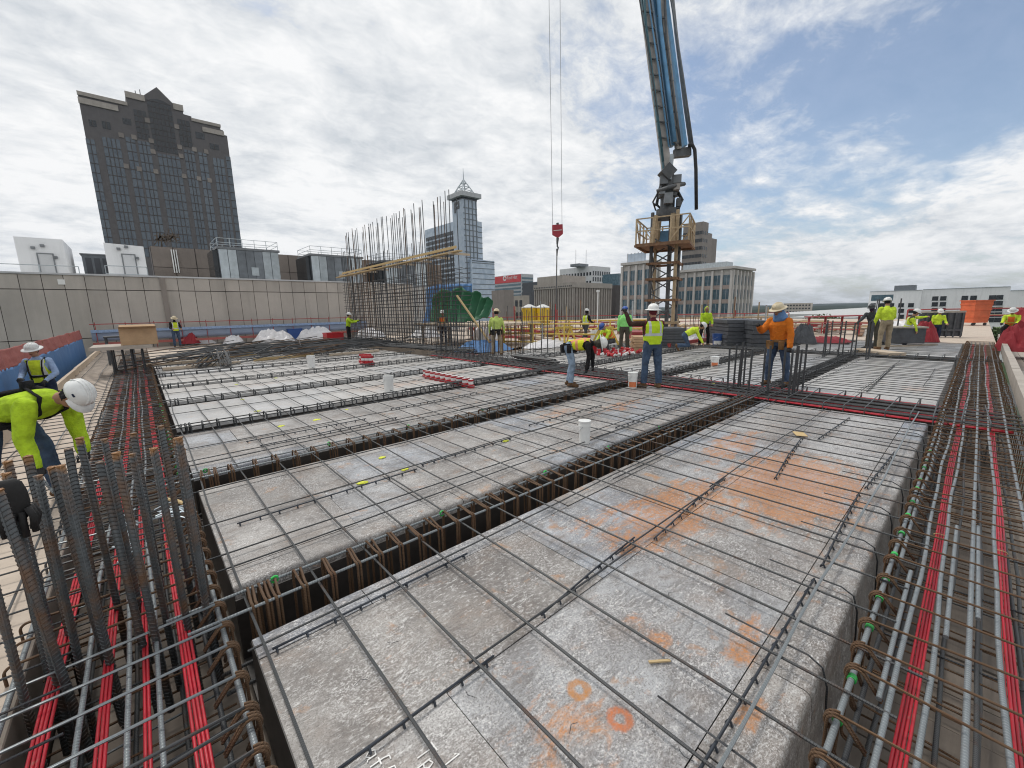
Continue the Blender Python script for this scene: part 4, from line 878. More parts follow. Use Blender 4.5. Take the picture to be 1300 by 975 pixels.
structure(MB().b2((-6000,-6000,GZ-1),(9000,9000,GZ)).build('ground',M['city_ground']))
def m_forest():
    g=NG('forest'); w=g.co('World'); n=g.noise(w,.012,5,.6); n2=g.noise(w,.09,4,.7)
    c=g.mix(g.ramp(n,[(.35,0.),(.65,1.)]),(.022,.034,.024),(.036,.05,.034)); c=g.mix(g.ramp(n2,[(.4,0.),(.7,.6)]),c,(.02,.035,.02)); g.bump(n2,.9,4.); g.b.inputs['Specular IOR Level'].default_value=0.; M['forest']=g.set(c,.95,0.)
m_forest()
# rolling wooded hills
b=MB(); na,nr=150,26; vs=[];fs=[]
for i in range(na+1):
    az=TH+R(-62)+R(124)*i/na        # world azimuth sweep around the view
    az=math.atan2(_h.y,_h.x)+R(62)-R(124)*i/na
    for j in range(nr+1):
        d=950*(7.0)**(j/nr); x,y=d*math.cos(az),d*math.sin(az)
        z=GZ+14*max(0,mnoise.noise((x*.0011,y*.0011,1.7))+.35)*min(1,(d-900)/900)+7*mnoise.noise((x*.006,y*.006,3.))+3.*mnoise.noise((x*.03,y*.03,9.))+3+ (d/6600)*12
        vs.append((x,y,z))
for i in range(na):
    for j in range(nr): a=i*(nr+1)+j; fs.append((a,a+1,a+nr+2,a+nr+1))
b.add(vs,fs); structure(b.build('hills',M['forest'],None,'all'))
def corner(D,xc,xl,xr,yt):
    c=gD(xc,yt,D); return c, gX(xl,yt,c.x).y, gY(xr,yt,c.y).x      # near corner, far Y of left face, far X of right face
# ---------------------------------------------------------------- dark granite tower
YT=270.; k=YT/150.
t=thing('tower','dark granite and glass office tower with stepped top and gabled crown','tower',(11*k,YT+10,GZ))
Z0=lambda z: 1.75+(z-1.75)*k
out_=[(-3.4,GZ),(-3.4,Z0(52.8)),(-3.4,Z0(55.)),(5.35,Z0(54.9)),(5.35,Z0(57.6)),(8.9,Z0(57.7)),(11.8,Z0(60.5)),(14.8,Z0(57.4)),(16.7,Z0(57.5)),(16.7,Z0(55.4)),(18.4,Z0(55.3)),(18.4,Z0(54.9)),(24.8,Z0(54.8)),(24.8,Z0(53.6)),(25.4,Z0(53.5)),(25.4,Z0(52.4)),(26.2,Z0(52.3)),(26.2,GZ)]
MB().prism([(x*k,z) for x,z in out_],YT,YT+36).build('wall',M['granite'],t)
for (a,bx,z0,z1) in ((-3.4,5.3,54.2,55.05),(-3.4,3.4,52.4,53.7),(18.4,24.8,54.1,54.85),(20.6,25.4,52.0,53.2),(5.35,8.9,56.2,57.6),(14.8,16.7,56.0,57.5)): MB().b2((a*k-.2,YT-.6,Z0(z0)),(bx*k+.2,YT+.02,Z0(z1))).build('cornice',M['tan_fin'],t)
zt=lambda px,py: gY(px,py,YT)
def strip(xa,xb,za,zb,nm,mat,arch=False,mul='granite_dark',cols=3,fl=3.9):
    y=YT-.15; w=xb-xa
    pts=[(xa,za),(xb,za),(xb,zb),(xa,zb)]
    if arch:
        r=w/2; pts=[(xa,za),(xb,za)]+[(xa+r+r*math.cos(a),zb-r*.55+r*.55*math.sin(a)) for a in np.linspace(0,math.pi,9)]
    gl=MB().prism(pts,y,YT+.02).build(nm,M[mat],t)
    m=MB(); z=za+fl
    while z<zb-fl*.3: m.b2((xa,y-.10,z-.17),(xb,y+.01,z+.17)); z+=fl
    for i in range(1,cols): x=xa+w*i/cols; m.b2((x-.13,y-.14,za),(x+.13,y+.01,zb-(w*.27 if arch else 0)))
    m.build('mullions',M[mul],gl,kind='stuff')
zx=lambda zxp: gY(90+zxp/4.43,212.9,YT).x
for a,bb,yt,cols in ((112,160,345,2),(205,300,340,4),(335,385,335,2),(400,465,358,3),(500,620,432,5),(650,705,405,3),(728,772,418,2),(805,865,450,3),(878,904,440,1)):
    # seam tops read from the stepped window heads
    xa,xb=zx(a),zx(bb); zb=gY(90+(a+bb)/2/4.43,100+yt/4.43,YT).z; strip(xa,xb,30,zb,'glass_bay','glass_dark',cols=cols)
for a,bb,y0,y1,ar,cols in ((438,568,120,408,True,6),(352,420,178,335,False,3),(596,662,232,378,False,3),(280,325,222,255,False,1),(690,738,300,335,False,1),(165,210,240,280,False,2),(90,130,230,265,False,2),(770,820,365,395,False,2)):
    xa=gY(90+(a+(12 if not ar else 10))/4.43,100+((y0+y1)/2)/4.43,YT).x; xb=gY(90+(bb+(12 if not ar else 10))/4.43,100+((y0+y1)/2)/4.43,YT).x
    m_=90+(a+bb)/2/4.43; strip(xa,xb,gY(m_,100+y1/4.43,YT).z,gY(m_,100+y0/4.43,YT).z,'crown_window','glass_black',ar,'granite_dark',cols,2.4)
for zx_,zy_ in ((283,318),(355,330),(312,492),(385,508),(478,522),(637,548),(720,562),(780,572),(430,235),(452,350),(462,410),(595,270),(612,385),(620,435),(694,398),(760,410)):
    p=gY(90+zx_/4.43,100+zy_/4.43,YT); MB().b2((p.x-.9,YT-.4,p.z-1),(p.x+.9,YT+.02,p.z+1)).build('stone_panel',M['tan_wall'],t)
for px,py,h in ((172,118,1.),(178,119,1.8)): p=gY(px,py,YT+8); MB().cyl((p.x,YT+8,p.z-3),(p.x,YT+8,p.z+h),.18,5).build('antenna',M['lead'],t)
# ---------------------------------------------------------------- pale blue glass tower with spire
t=thing('tower','pale blue glass skyscraper with overhanging cap and lattice spire','tower',gD(587,400,330)*1); t.location.z=GZ
D=330.
c,yL,xR=corner(D,587,538.5,611.5,278)
MB().b2((c.x,c.y,GZ),(xR,yL,c.z)).build('wall',M['glass_blue'],t)
c2,yL2,xR2=corner(D-2,587,573.6,605,252)
MB().b2((c2.x,c2.y,GZ),(xR2,yL2,c2.z)).build('core_shaft',M['glass_blue'],t)
c3,yL3,xR3=corner(D-3,587,572,606.5,247); cap=MB().b2((c3.x-2.5,c3.y-2.5,c3.z-1),(xR3+1.5,yL3+1.5,c3.z+2.2)).build('cap',M['pale_frame'],t)
MB().b2((c2.x-.1,c2.y-.1,c2.z-.2),(xR2+.2,yL2+.2,c3.z-1)).build('cap_recess',M['glass_black'],t)
cx,cy=(c2.x+xR2)/2,(c2.y+yL2)/2; zt_=c3.z+2.2; zs=gD(588,224,D).z; za=gD(588,209,D).z; hw=(xR2-c2.x)*.46; m=MB()
for sx,sy in ((-1,-1),(1,-1),(1,1),(-1,1)):
    m.beam((cx+sx*hw,cy+sy*hw,zt_),(cx,cy,zs),.7,.7)
    for f in (.25,.5,.75):
        q=1-f; sx2,sy2=(sx if sx==sy else -sx),( -sy if sx==sy else sy); z_=zt_+(zs-zt_)*f
        m.beam((cx+sx*hw*q,cy+sy*hw*q,z_),(cx+sx2*hw*q,cy+sy2*hw*q,z_),.45,.45)
m.build('spire',M['galv'],t); MB().cyl((cx,cy,zs-2),(cx,cy,za),.45,6,r2=.12).build('mast',M['galv'],t)
c4,yL4,xR4=corner(D-1,598,575,627.5,329); MB().b2((c4.x,c4.y,GZ),(xR4,yL4,c4.z)).build('podium_wing',M['glass_blue'],t)
m=MB(); nf=20; H0=c.z
for i in range(nf):                                   # balcony grid of the left face
    z=H0-8-i*4.; 
    if z<10: break
    for j in range(12):
        y=c.y+1+(yL-c.y-2)*(j+.5)/12; m.b2((c.x-.25,y-1.9,z-1.35),(c.x+.02,y+1.9,z+1.35))
m.build('window_grid',M['glass_black'],t,kind='stuff')
m=MB()
for z in np.arange(14,H0,4.): m.b2((c2.x+.5,c2.y-.25,z-.3),(xR2,c2.y+.01,z+.3)); m.b2((xR2+.05,c.y-.2,z-.3),(xR,c.y+.01,z+.3)); m.b2((c4.x+1,c4.y-.2,min(z,c4.z-1)-.25),(xR4,c4.y+.01,min(z,c4.z-1)+.25))
for z in np.arange(H0,c2.z-3,4.): m.b2((c2.x+.5,c2.y-.25,z-.3),(xR2,c2.y+.01,z+.3))
for x in np.linspace(c2.x+2,xR2-1,4): m.b2((x-.3,c2.y-.4,GZ),(x+.3,c2.y+.01,c2.z))
m.build('floor_bands',M['galv_dark'],t,kind='stuff')
m=MB(); y_=c2.y+(yL2-c2.y)*.45; 
p=gX(580,258,c2.x); q=gX(580,270,c2.x); z1,z0=p.z,q.z; y=p.y
for zz_ in (z1,(z0+z1)/2): m.b2((c2.x-.3,y-3,zz_-1),(c2.x,y+3,zz_+1))
m.b2((c2.x-.31,y+1.5,z0),(c2.x,y+3.5,z1)); m.b2((c2.x-.32,y-3.2,(z0+z1)/2),(c2.x,y-1.6,z1)); m.build('emblem',M['glass_black'],t)
# ---------------------------------------------------------------- tower with the red sign
D=500.; c,yL,xR=corner(D,661.5,626,677,347.5); t=thing('tower','office tower with a red sign band along its roof edge','tower',(c.x,c.y,GZ))
MB().b2((c.x,c.y,GZ),(xR,yL,c.z)).build('wall',M['pale_frame'],t)
zb=gD(661.5,357.5,D).z; MB().b2((c.x-.6,c.y+.4,zb),(c.x-.02,yL,c.z-.6)).build('sign_band',M['red_sign'],t)
for i in range(7):
    z=zb-3-i*4.2; MB().b2((c.x-.3,c.y+.5,z-1.1),(c.x-.01,yL,z+1.1)).build('window_band',M['glass_teal'],t); MB().b2((c.x+1,c.y-.3,z+6),(xR-1,c.y-.01,z+8.2)).build('window_band',M['glass_teal'],t)
p=gX(649,352.5,c.x-.62); 
try:
    e=t; me_rot=Matrix(((0,0,-1),(-1,0,0),(0,1,0))).to_euler()
    writing('Red Hat',(c.x-.68,p.y-1.5,p.z),5.6,0,'paint_white',t,rot=me_rot,ext=.05)
    m=MB(); m.lathe([(2.0,0),(2.3,.4),(2.2,.5),(1.1,.6),(1.0,1.6),(0.,1.9)],(0,0,0),12); 
    yy=p.y+12.; m2=MB()
    cc=[(3.3*math.cos(a),3.3*math.sin(a)) for a in np.linspace(0,6.28,17)[:-1]]
    m2.add([(c.x-.68,yy+u,p.z+v) for u,v in cc]+[(c.x-.60,yy+u,p.z+v) for u,v in cc],[tuple(range(16)),tuple(reversed(range(16,32)))]+[(i,(i+1)%16,(i+1)%16+16,i+16) for i in range(16)]); em=m2.build('emblem_disc',M['paint_white'],t)
    hat=[(-2.4,-.7),(-1.2,-1.3),(1.2,-1.3),(2.5,-.3),(1.5,-.1),(1.2,1.4),(.2,1.1),(-.9,1.5),(-1.3,.1)]
    k9=len(hat); m3=MB(); m3.add([(c.x-.74,yy-u,p.z+v) for u,v in hat]+[(c.x-.67,yy-u,p.z+v) for u,v in hat],[tuple(range(k9)),tuple(reversed(range(k9,2*k9)))]+[(i,(i+1)%k9,(i+1)%k9+k9,i+k9) for i in range(k9)]); m3.build('emblem_hat',M['red_sign'],em)
except Exception as ex: print('sign',ex)
# ---------------------------------------------------------------- central blocks
def block(name,label,D,xc,xl,xr,yt,mat,cat='building',ybase=None):
    c,yL,xR=corner(D,xc,xl,xr,yt); t=thing(name,label,cat,(c.x,c.y,GZ)); MB().b2((c.x,c.y,GZ),(xR,yL,c.z)).build('wall',M[mat],t); return t,c,yL,xR
t,c,yL,xR=block('office_block','brown concrete office block with close vertical fins',150,728,679.5,775,358.8,'tan_wall')
fm=MB().b2((-.45,-.28,0),(0,.28,1)).mesh('fin',M['tan_fin']); fm2=MB().b2((-.28,-.45,0),(.28,0,1)).mesh('fin',M['tan_fin'])
n=17
for i in range(n+1): inst(fm,'fin',t,(0,(yL-c.y)*i/n,0),scale=(1,1,c.z-GZ-1.8))
for i in range(16): inst(fm2,'fin',t,((xR-c.x)*i/15,0,0),scale=(1,1,c.z-GZ-1.8))
MB().b2((c.x-.7,c.y-.7,c.z-1.7),(xR+.3,yL+.3,c.z+.15)).build('cornice',M['tan_fin'],t)
p=gD(716,353,158); MB().b2((p.x-4,p.y-3,c.z+.1),(p.x+9,p.y+10,gD(716,350.5,158).z)).build('penthouse',M['tan_fin'],t)
for i in range(22): MB().b2((c.x-.76,c.y+(yL-c.y)*(i+.5)/22-.22,c.z-1.25),(c.x-.69,c.y+(yL-c.y)*(i+.5)/22+.22,c.z-.85)).build('slot',M['glass_black'],t)
t,c,yL,xR=block('office_block','white concrete office block with rows of square dark windows',260,752,710.5,775,337.5,'white_wall')
wm_=MB().b2((-.12,-.62,-1.0),(0,.62,1.0)).mesh('window',M['glass_black']); wm2=MB().b2((-.62,-.12,-1.3),(.62,0,1.3)).mesh('window',M['glass_black'])
for r_ in range(3):
    for i in range(11): inst(wm_,'window',t,(0,(yL-c.y)*(i+.6)/11.2,c.z-GZ-4.5-r_*5.2))
for r_ in range(5):
    for i in range(8): inst(wm2,'window',t,((xR-c.x)*(i+.5)/8,0,c.z-GZ-4.2-r_*3.6))
for px in (731,744): p=gD(px,330,262); MB().cyl((p.x,p.y,c.z),(p.x,p.y,p.z+6),.12,5).build('antenna',M['lead'],t)
p=gD(737,336,265); MB().b2((p.x-5,p.y-3,c.z),(p.x+4,p.y+4,c.z+1.6)).build('roof_plant',M['galv_dark'],t)
block('office_block','dark grey slab block between the red sign tower and brown block',300,690,663,700,357,'dark_clad')
block('office_block','dark slate block below the red sign tower',190,676,662,682,371,'dark_clad')
t,c,yL,xR=block('townhouse','pale beige low building with arched dark windows below the red sign tower',120,664,632,672,375,'beige')
for r_ in range(2):
    for i in range(6): inst(wm_,'window',t,(0,(yL-c.y)*(i+.5)/6,c.z-GZ-2.2-r_*3.4),scale=(1,.8,.9))
t,c,yL,xR=block('townhouse','brown parapet building beside the green tarpaulin',90,640,624,652,368,'tan_wall')
block('office_block','teal glass block beside the pale stone building',230,786,765,800,347,'glass_teal')
t,c,yL,xR=block('office_block','grey brick block in the gap beside the brown block',180,782,772,792,362,'granite_dark')
# ---------------------------------------------------------------- pale stone building behind the pump mast
def stonehouse(label,D,xc,xl,xr,yt,bays,floors,right,fh=3.75,first=1.7):
    t,c,yL,xR=block('office_building',label,D,xc,xl,xr,yt,'stone_pale')
    L_=yL-c.y; bw=L_/bays
    gm=MB().b2((-.08,-.5,-.5),(0,.5,.5)).mesh('window',M['glass_teal']); pm=MB().b2((-.55,-.28,0),(0,.28,1)).mesh('pilaster',M['stone_pale']); sm_=MB().b2((-.2,-.5,-.35),(0,.5,.35)).mesh('spandrel',M['rose'])
    fm_=MB().b2((-.11,-.04,-.5),(0,.04,.5)).mesh('mullion',M['pale_frame'])
    for i in range(bays+1): inst(pm,'pilaster',t,(0,bw*i,0),scale=(1,1,c.z-GZ-.4))
    for f in range(floors):
        z=c.z-GZ-first-1.2-f*fh
        for i in range(bays):
            w=inst(gm,'window',t,(0,bw*(i+.5),z),scale=(1,bw-.6,2.6)); 
            inst(fm_,'mullion',t,(-.02,bw*(i+.5),z),scale=(1,1,2.6))
            inst(sm_,'spandrel',t,(0,bw*(i+.5),z-1.3-.5),scale=(1,bw-.58,1.35))
    MB().b2((c.x-.8,c.y-.8,c.z-.1),(xR+.2,yL+.2,c.z+.55)).build('cornice',M['stone_pale'],t)
    W_=xR-c.x; pm2=MB().b2((-.3,-.55,0),(.3,0,1)).mesh('pilaster',M['stone_pale']); gm2=MB().b2((-.5,-.08,-.5),(.5,0,.5)).mesh('window',M['glass_teal'])
    if right:
        for i in range(right+1): inst(pm2,'pilaster',t,(W_*i/right,0,0),scale=(1,1,c.z-GZ-.4))
        for f in range(floors):
            for i in range(right): inst(gm2,'window',t,(W_*(i+.5)/right,0,c.z-GZ-first-1.2-f*fh),scale=(W_/right-.65,1,2.6))
    return t,c,yL,xR
t,c,yL,xR=stonehouse('pale stone office building with teal windows behind the pump mast',112,930,862,956,340.5,6,6,6)
p=gD(929,334,116); MB().b2((c.x+2.5,c.y+2.5,c.z),(xR-8,yL,gD(926,331,114).z)).build('penthouse',M['galv'],t)
t,c,yL,xR=stonehouse('pale stone wing with tall piers on the other side of the pump mast',108,828,791,836,333,4,6,2)
for i in range(6):
    p=gX(797+i*4.4,327,c.x+1); MB().b2((p.x-.1,p.y-.12,c.z),(p.x+.1,p.y+.12,c.z+3.0)).build('glass_screen_post',M['pale_frame'],t)
MB().b2((c.x+.9,gX(820,330,c.x+1).y,c.z+.2),(c.x+1,gX(797,330,c.x+1).y,c.z+2.8)).build('glass_screen',M['glass_blue'],t)
t,c,yL,xR=block('office_tower','brown stepped tower rising behind the pump platform',210,893,868,900,281,'tan_wall')
for i,(dx,px,py) in enumerate(((0,903,297),(0,909,304))):
    xr=gY(px,py,c.y+2+i).x; MB().b2((c.x+.5,c.y+1.5+i,GZ),(xr,yL-2-i,gY(px,py,c.y+2+i).z)).build('wing',M['tan_wall'],t)
for f in range(9):
    for i in range(6): inst(wm_,'window',t,(0,(yL-c.y)*(i+.5)/6,c.z-GZ-5-f*3.6),scale=(1,1.2,.8))
    for i in range(3): inst(wm2,'window',t,((xR-c.x)*(i+.5)/3,0,c.z-GZ-5-f*3.6),scale=(.8,1,.6))
# ---------------------------------------------------------------- white apartment building on the right
XB=290.; kx=XB/90
def wbx(name,label,y0,y1,z1,x0=XB,dep=16,mat='white_clad'):
    t=thing(name,label,'building',(x0,min(y0,y1),GZ)); MB().b2((x0,y0,GZ),(x0+dep,y1,z1)).build('wall',M[mat],t); MB().b2((x0-.25,y0-.15,z1),(x0+dep,y1+.15,z1+.25)).build('roof_edge',M['galv'],t); return t
zz8=lambda x,y:(1060+x/5.417,340+y/5.417)
def wy(zx_,zy_): return gX(*zz8(zx_,zy_),XB)
A=wy(240,165);Bq=wy(600,160);Cq=wy(1212,130);Dq=wy(1330,155)
t1=wbx('apartment_building','white clad apartment wing with a dark roof terrace strip',A.y,Bq.y,A.z-.1); t2=wbx('apartment_building','white clad apartment building with paired dark windows behind the orange bin',Bq.y-.02,Cq.y,Cq.z,XB+1.2); t3=wbx('apartment_building','lower white clad building at the far right end',Cq.y-.02,Dq.y-30,Dq.z,XB+.4)
wnd=MB().b2((-.1,-1.05,-.95),(0,1.05,.95)); wnd.b2((-.18,-1.15,-1.1),(.0,1.15,-.95)); wnm=wnd.mesh('window',M['glass_black'])
def putw(t,x0,pts):
    for zx_,zy_ in pts: p=gX(*zz8(zx_,zy_),x0); inst(wnm,'window',t,p-t.location)
putw(t2,XB+1.2,[(cx_+dx,ry-(cx_-690)*.018) for cx_ in (690,745,893,953,1083,1133) for dx,ry in ((0,210),(-3,250),(-6,290),(-10,328),(-14,365))])
putw(t1,XB,[(cx_,ry) for cx_ in (262,325,388,455,523) for ry in (256,295,335)])
p=wy(250,208); q=wy(400,208); MB().b2((XB-.1,q.y,p.z-1.5),(XB-.01,p.y,p.z+1.5)).build('terrace_glazing',M['glass_teal'],t1)
p=wy(475,140); MB().b2((XB+3,p.y-4,t1.children[0].dimensions.z+GZ),(XB+9,p.y+4,p.z+1.5)).build('roof_hood',M['galv_dark'],t1)
# low roofs and a pale slab in the distance
for lab,D,xc,xl,xr,yt,mt in (('small pale apartment block on the skyline beside the wooded hill',420,1030,995,1032,384.5,'beige'),('long low white roof in front of the wooded hill',260,1100,955,1180,398.5,'roof_grey'),('wide flat pale roof below the wooded hill',170,1085,1000,1150,403,'roof_grey')):
    t,c,yL,xR=block('low_building',lab,D,xc,xl,xr,yt,mt)
    if D==420:
        for r_ in range(3):
            for i in range(9): inst(wm_,'window',t,(0,(yL-c.y)*(i+.5)/9,c.z-GZ-2.2-r_*3.2),scale=(1,1.2,.7))
# round tree tops between the roofs
def crown(b,c,r,n,rs):
    for k in range(n):
        v=Vector((random.gauss(0,1),random.gauss(0,1),random.gauss(0,.8))).normalized()*r*random.uniform(.35,1)**.6; v.z*=.75
        a=Vector((random.gauss(0,1),random.gauss(0,1),random.gauss(0,1))).normalized(); d=a.orthogonal().normalized(); e=a.cross(d); s_=rs*random.uniform(.6,1.4); p=Vector(c)+v
        b.add([p-d*s_,p+e*s_*.6,p+d*s_,p-e*s_*.6],[(0,1,2,3)])
def m_leaf():
    g=NG('leaf'); n=g.noise(g.co('World'),1.2,3); c=g.mix(n,(.035,.065,.018),(.085,.13,.035)); M['leaf']=g.set(c,.7,0.)
m_leaf(); simple('bark',(.10,.075,.055),.9,0,.3,3,.4)
for i,(px,py,D,r) in enumerate(((1035,402,110,3.2),(1046,401,104,3.8),(1058,404,98,2.6),(1250,418,70,2.2),(1272,417,68,2.0))):
    p=gD(px,py,D); lab=['round green tree beside the white roof','larger round green tree before the white roof','small green tree at the end of the white roof','dark shrub tree below the white apartment windows','dark round tree below the paired windows'][i]
    t=thing('tree',lab,'tree',(p.x,p.y,GZ)); MB().tube([(p.x,p.y,GZ),(p.x+.2,p.y,p.z-r*1.5),(p.x,p.y+.1,p.z)],.3,7,radii=[.4,.28,.1]).build('trunk',M['bark'],t); b=MB(); crown(b,p-Vector((0,0,r*.6)),r,700,.28); b.build('crown',M['leaf'],t)
# ---------------------------------------------------------------- neighbouring roof behind the panelled wall
YW=32.; t=thing('concrete_facade','long pale precast concrete wall with tall joints and coping','wall',(4,YW,-6))
MB().b2((-7.5,YW+.06,-6),(17.5,YW+1.2,3.98)).build('backing',M['granite_dark'],t)
xs=[-7.2]
while xs[-1]<16.4: xs.append(xs[-1]+.775)
pm_=MB().b2((0,0,0),(.75,.08,2.52)).mesh('panel',M['concrete_panel']); pu=MB().b2((0,0,0),(.75,.08,.72)).mesh('panel',M['concrete_panel']); pl_=MB().b2((0,0,0),(.75,.08,3.4)).mesh('panel',M['concrete_panel'])
for x in xs:
    dy=0 if x<1.35 else .0
    for me,z in ((pu,3.24),(pm_,.68),(pl_,-2.76)): inst(me,'panel',t,(x-4,dy+random.uniform(-.006,.006),z+6))
MB().b2((-7.5,YW-.06,3.97),(17.6,YW+1.3,4.06)).build('coping',M['pale_frame'],t)
MB().b2((1.28,YW-.10,-6),(1.52,YW+.0,3.965)).build('corner_pilaster',M['tan_wall'],t)
p=gY(78,358,YW); MB().b2((p.x-.13,YW-.04,p.z-.13),(p.x+.13,YW+.0,p.z+.13)).build('vent_plate',M['paint_white'],t)
structure(MB().b2((-30,YW+1.21,-6),(23,75,3.85)).build('neighbour_roof',M['roof_grey']))
def shed(label,px0,px1,pxr,yt0,yt1,Y,yb=347):
    a=gY(px0,yt0,Y);b_=gY(px1,yt1,Y); z0=3.85; w=b_.x-a.x; t=thing('roof_shed',label,'shed',(a.x,Y,z0))
    dep=5.; m=MB(); m.prism([(a.x,z0),(b_.x,z0),(b_.x,b_.z),(a.x,a.z)],Y,Y+dep); m.build('wall',M['white_clad'],t)
    if pxr: pass
    d0=a.x+w*.42;d1=a.x+w*.72; MB().b2((d0,Y-.03,z0),(d1,Y-.002,z0+1.72)).build('door',M['white_wall'],t)
    fr=MB(); fr.b2((d0-.06,Y-.05,z0),(d0,Y-.001,z0+1.78)); fr.b2((d1,Y-.05,z0),(d1+.06,Y-.001,z0+1.78)); fr.b2((d0,Y-.05,z0+1.72),(d1,Y-.001,z0+1.78)); fr.build('door_frame',M['lead'],t)
    for u,v in ((.35,2.05),(.55,2.2),(.78,1.55)): MB().b2((a.x+w*u-.09,Y-.16,z0+v-.07),(a.x+w*u+.09,Y-.003,z0+v+.07)).build('wall_lamp',M['lead'],t)
    return t
shed('white stair shed with handrail standing at the end of the concrete wall',16.5,79,95,300,304,38.)
shed('white stair shed in front of the dark tower base',131,182,None,308,313,36.)
def rail(name,label,pts,hgt,mat,r=.025,mids=(.5,),step=1.2,cat='railing'):
    t=thing(name,label,cat,pts[0])
    for p,q in zip(pts,pts[1:]):
        p=Vector(p);q=Vector(q);n=max(1,int((q-p).length/step))
        for i in range(n+1): a=p.lerp(q,i/n); MB().cyl(a,a+Vector((0,0,hgt)),r,5).build('post',M[mat],t)
        for f in (1.,)+tuple(mids): MB().cyl(p+Vector((0,0,hgt*f)),q+Vector((0,0,hgt*f)),r*.9,5).build('rail',M[mat],t)
    return t
rail('handrail','thin grey handrail in front of the first white stair shed',[(-5.4,36.6,3.85),(-2.2,36.6,3.85)],.95,'galv'); rail('handrail','thin grey handrail in front of the second white stair shed',[(-1.0,35.2,3.85),(.9,35.2,3.85)],.95,'galv')
p0=gY(190,312,44);p1=gY(560,330,44)
t=thing('plant_screen','brown panelled plant wall on the roof behind the cooling units','wall',(p0.x,44,3.85)); MB().b2((p0.x,44.05,3.85),(p1.x,46,p0.z)).build('backing',M['granite_dark'],t)
n=19; w=(p1.x-p0.x)/n
for i in range(n):
    for z0,z1 in ((3.87,5.6),(5.64,p0.z-.02)): MB().b2((p0.x+i*w+.03,44,z0),(p0.x+(i+1)*w-.03,44.06,z1)).build('panel',M['brown_panel'],t)
for i in range(3): MB().b2((gY(217+i*3,320,43.9).x,43.8,5.2),(gY(218.3+i*3,320,43.9).x,43.99,gY(217,317,44).z)).build('pipe',M['paint_white'],t)
p=gY(237,345,44); MB().b2((p.x-1.,43.9,3.9),(p.x+1.1,43.99,4.9)).build('louvre',M['glass_black'],t)
def unit(label,px0,px1,pt,pb,Y):
    a=gY(px0,pt,Y);b_=gY(px1,pt,Y); z0=4.25; z1=a.z; t=thing('cooling_unit',label,'cooling unit',(a.x,Y,3.85)); w=b_.x-a.x; dep=3.4
    MB().b2((a.x,Y,z0),(b_.x,Y+dep,z1)).build('casing',M['galv_dark'],t); n=7
    for i in range(n): MB().b2((a.x+w*i/n+.02,Y-.05,z0+.03),(a.x+w*(i+1)/n-.02,Y-.002,z1-.16)).build('panel',M['galv' if i in (0,1,n-1,n-2) else 'galv_dark'],t)
    MB().b2((a.x-.1,Y-.1,z1-.14),(b_.x+.1,Y+dep+.1,z1+.02)).build('top_rim',M['lead'],t); MB().b2((a.x-.1,Y-.15,3.86),(b_.x+.1,Y+dep,z0-.01)).build('plinth',M['pale_frame'],t)
    MB().b2((a.x-.32,Y+.3,z0+.1),(a.x-.01,Y+dep-.3,z1-.2)).build('louvre',M['glass_black'],t)
    MB().b2((a.x+w*.5,Y-.09,z0+.4),(a.x+w*.62,Y-.051,z0+1.)).build('hatch',M['galv'],t)
    b=MB()
    for x in np.linspace(a.x,b_.x,6):
        b.cyl((x,Y,z1),(x,Y,z1+.62),.02,5); b.cyl((x,Y+dep,z1),(x,Y+dep,z1+.62),.02,5)
    for zr in (.32,.62):
        for yy in (Y,Y+dep): b.cyl((a.x,yy,z1+zr),(b_.x,yy,z1+zr),.018,5)
        b.cyl((a.x,Y,z1+zr),(a.x,Y+dep,z1+zr),.018,5); b.cyl((b_.x,Y,z1+zr),(b_.x,Y+dep,z1+zr),.018,5)
    b.build('guard_rail',M['galv'],t); return t
unit('grey cooling unit with roof rail at the foot of the dark tower',276,352,313,350,37.); unit('grey cooling unit with roof rail in the middle of the roof wall',394,459,322,352,37.); unit('grey cooling unit behind the tall rebar wall',487,540,330,355,37.)
t=thing('roof_shrub','bare dark bush above the brown roof wall','shrub',gY(202,312,44.8)); b=MB()
for k_ in range(40):
    p=gY(198+random.random()*26,305-random.random()*6,44.8); d=Vector((random.gauss(0,.2),0,random.gauss(0,.25))); b.beam(p-d,p+d,.05,.05)
b.build('twigs',M['bark'],t,kind='stuff'); MB().cyl(gY(204,313,44.8)-Vector((0,0,.3)),gY(205,304,44.8),.04,5).build('stem',M['bark'],t)

a=gY(103,323,41); b_=gY(131,324,41); t=thing('roof_unit','low dark plant unit between the two white stair sheds','plant unit',(a.x,41,3.85)); MB().b2((a.x,41,3.85),(b_.x+.6,43,a.z)).build('casing',M['galv_dark'],t); MB().b2((a.x-.08,40.92,a.z),(b_.x+.6,43.1,a.z+.08)).build('lid',M['lead'],t)
for i in range(4): MB().b2((a.x+.15+i*.42,40.94,4.3),(a.x+.45+i*.42,40.99,a.z-.2)).build('louvre',M['dark_clad'],t)
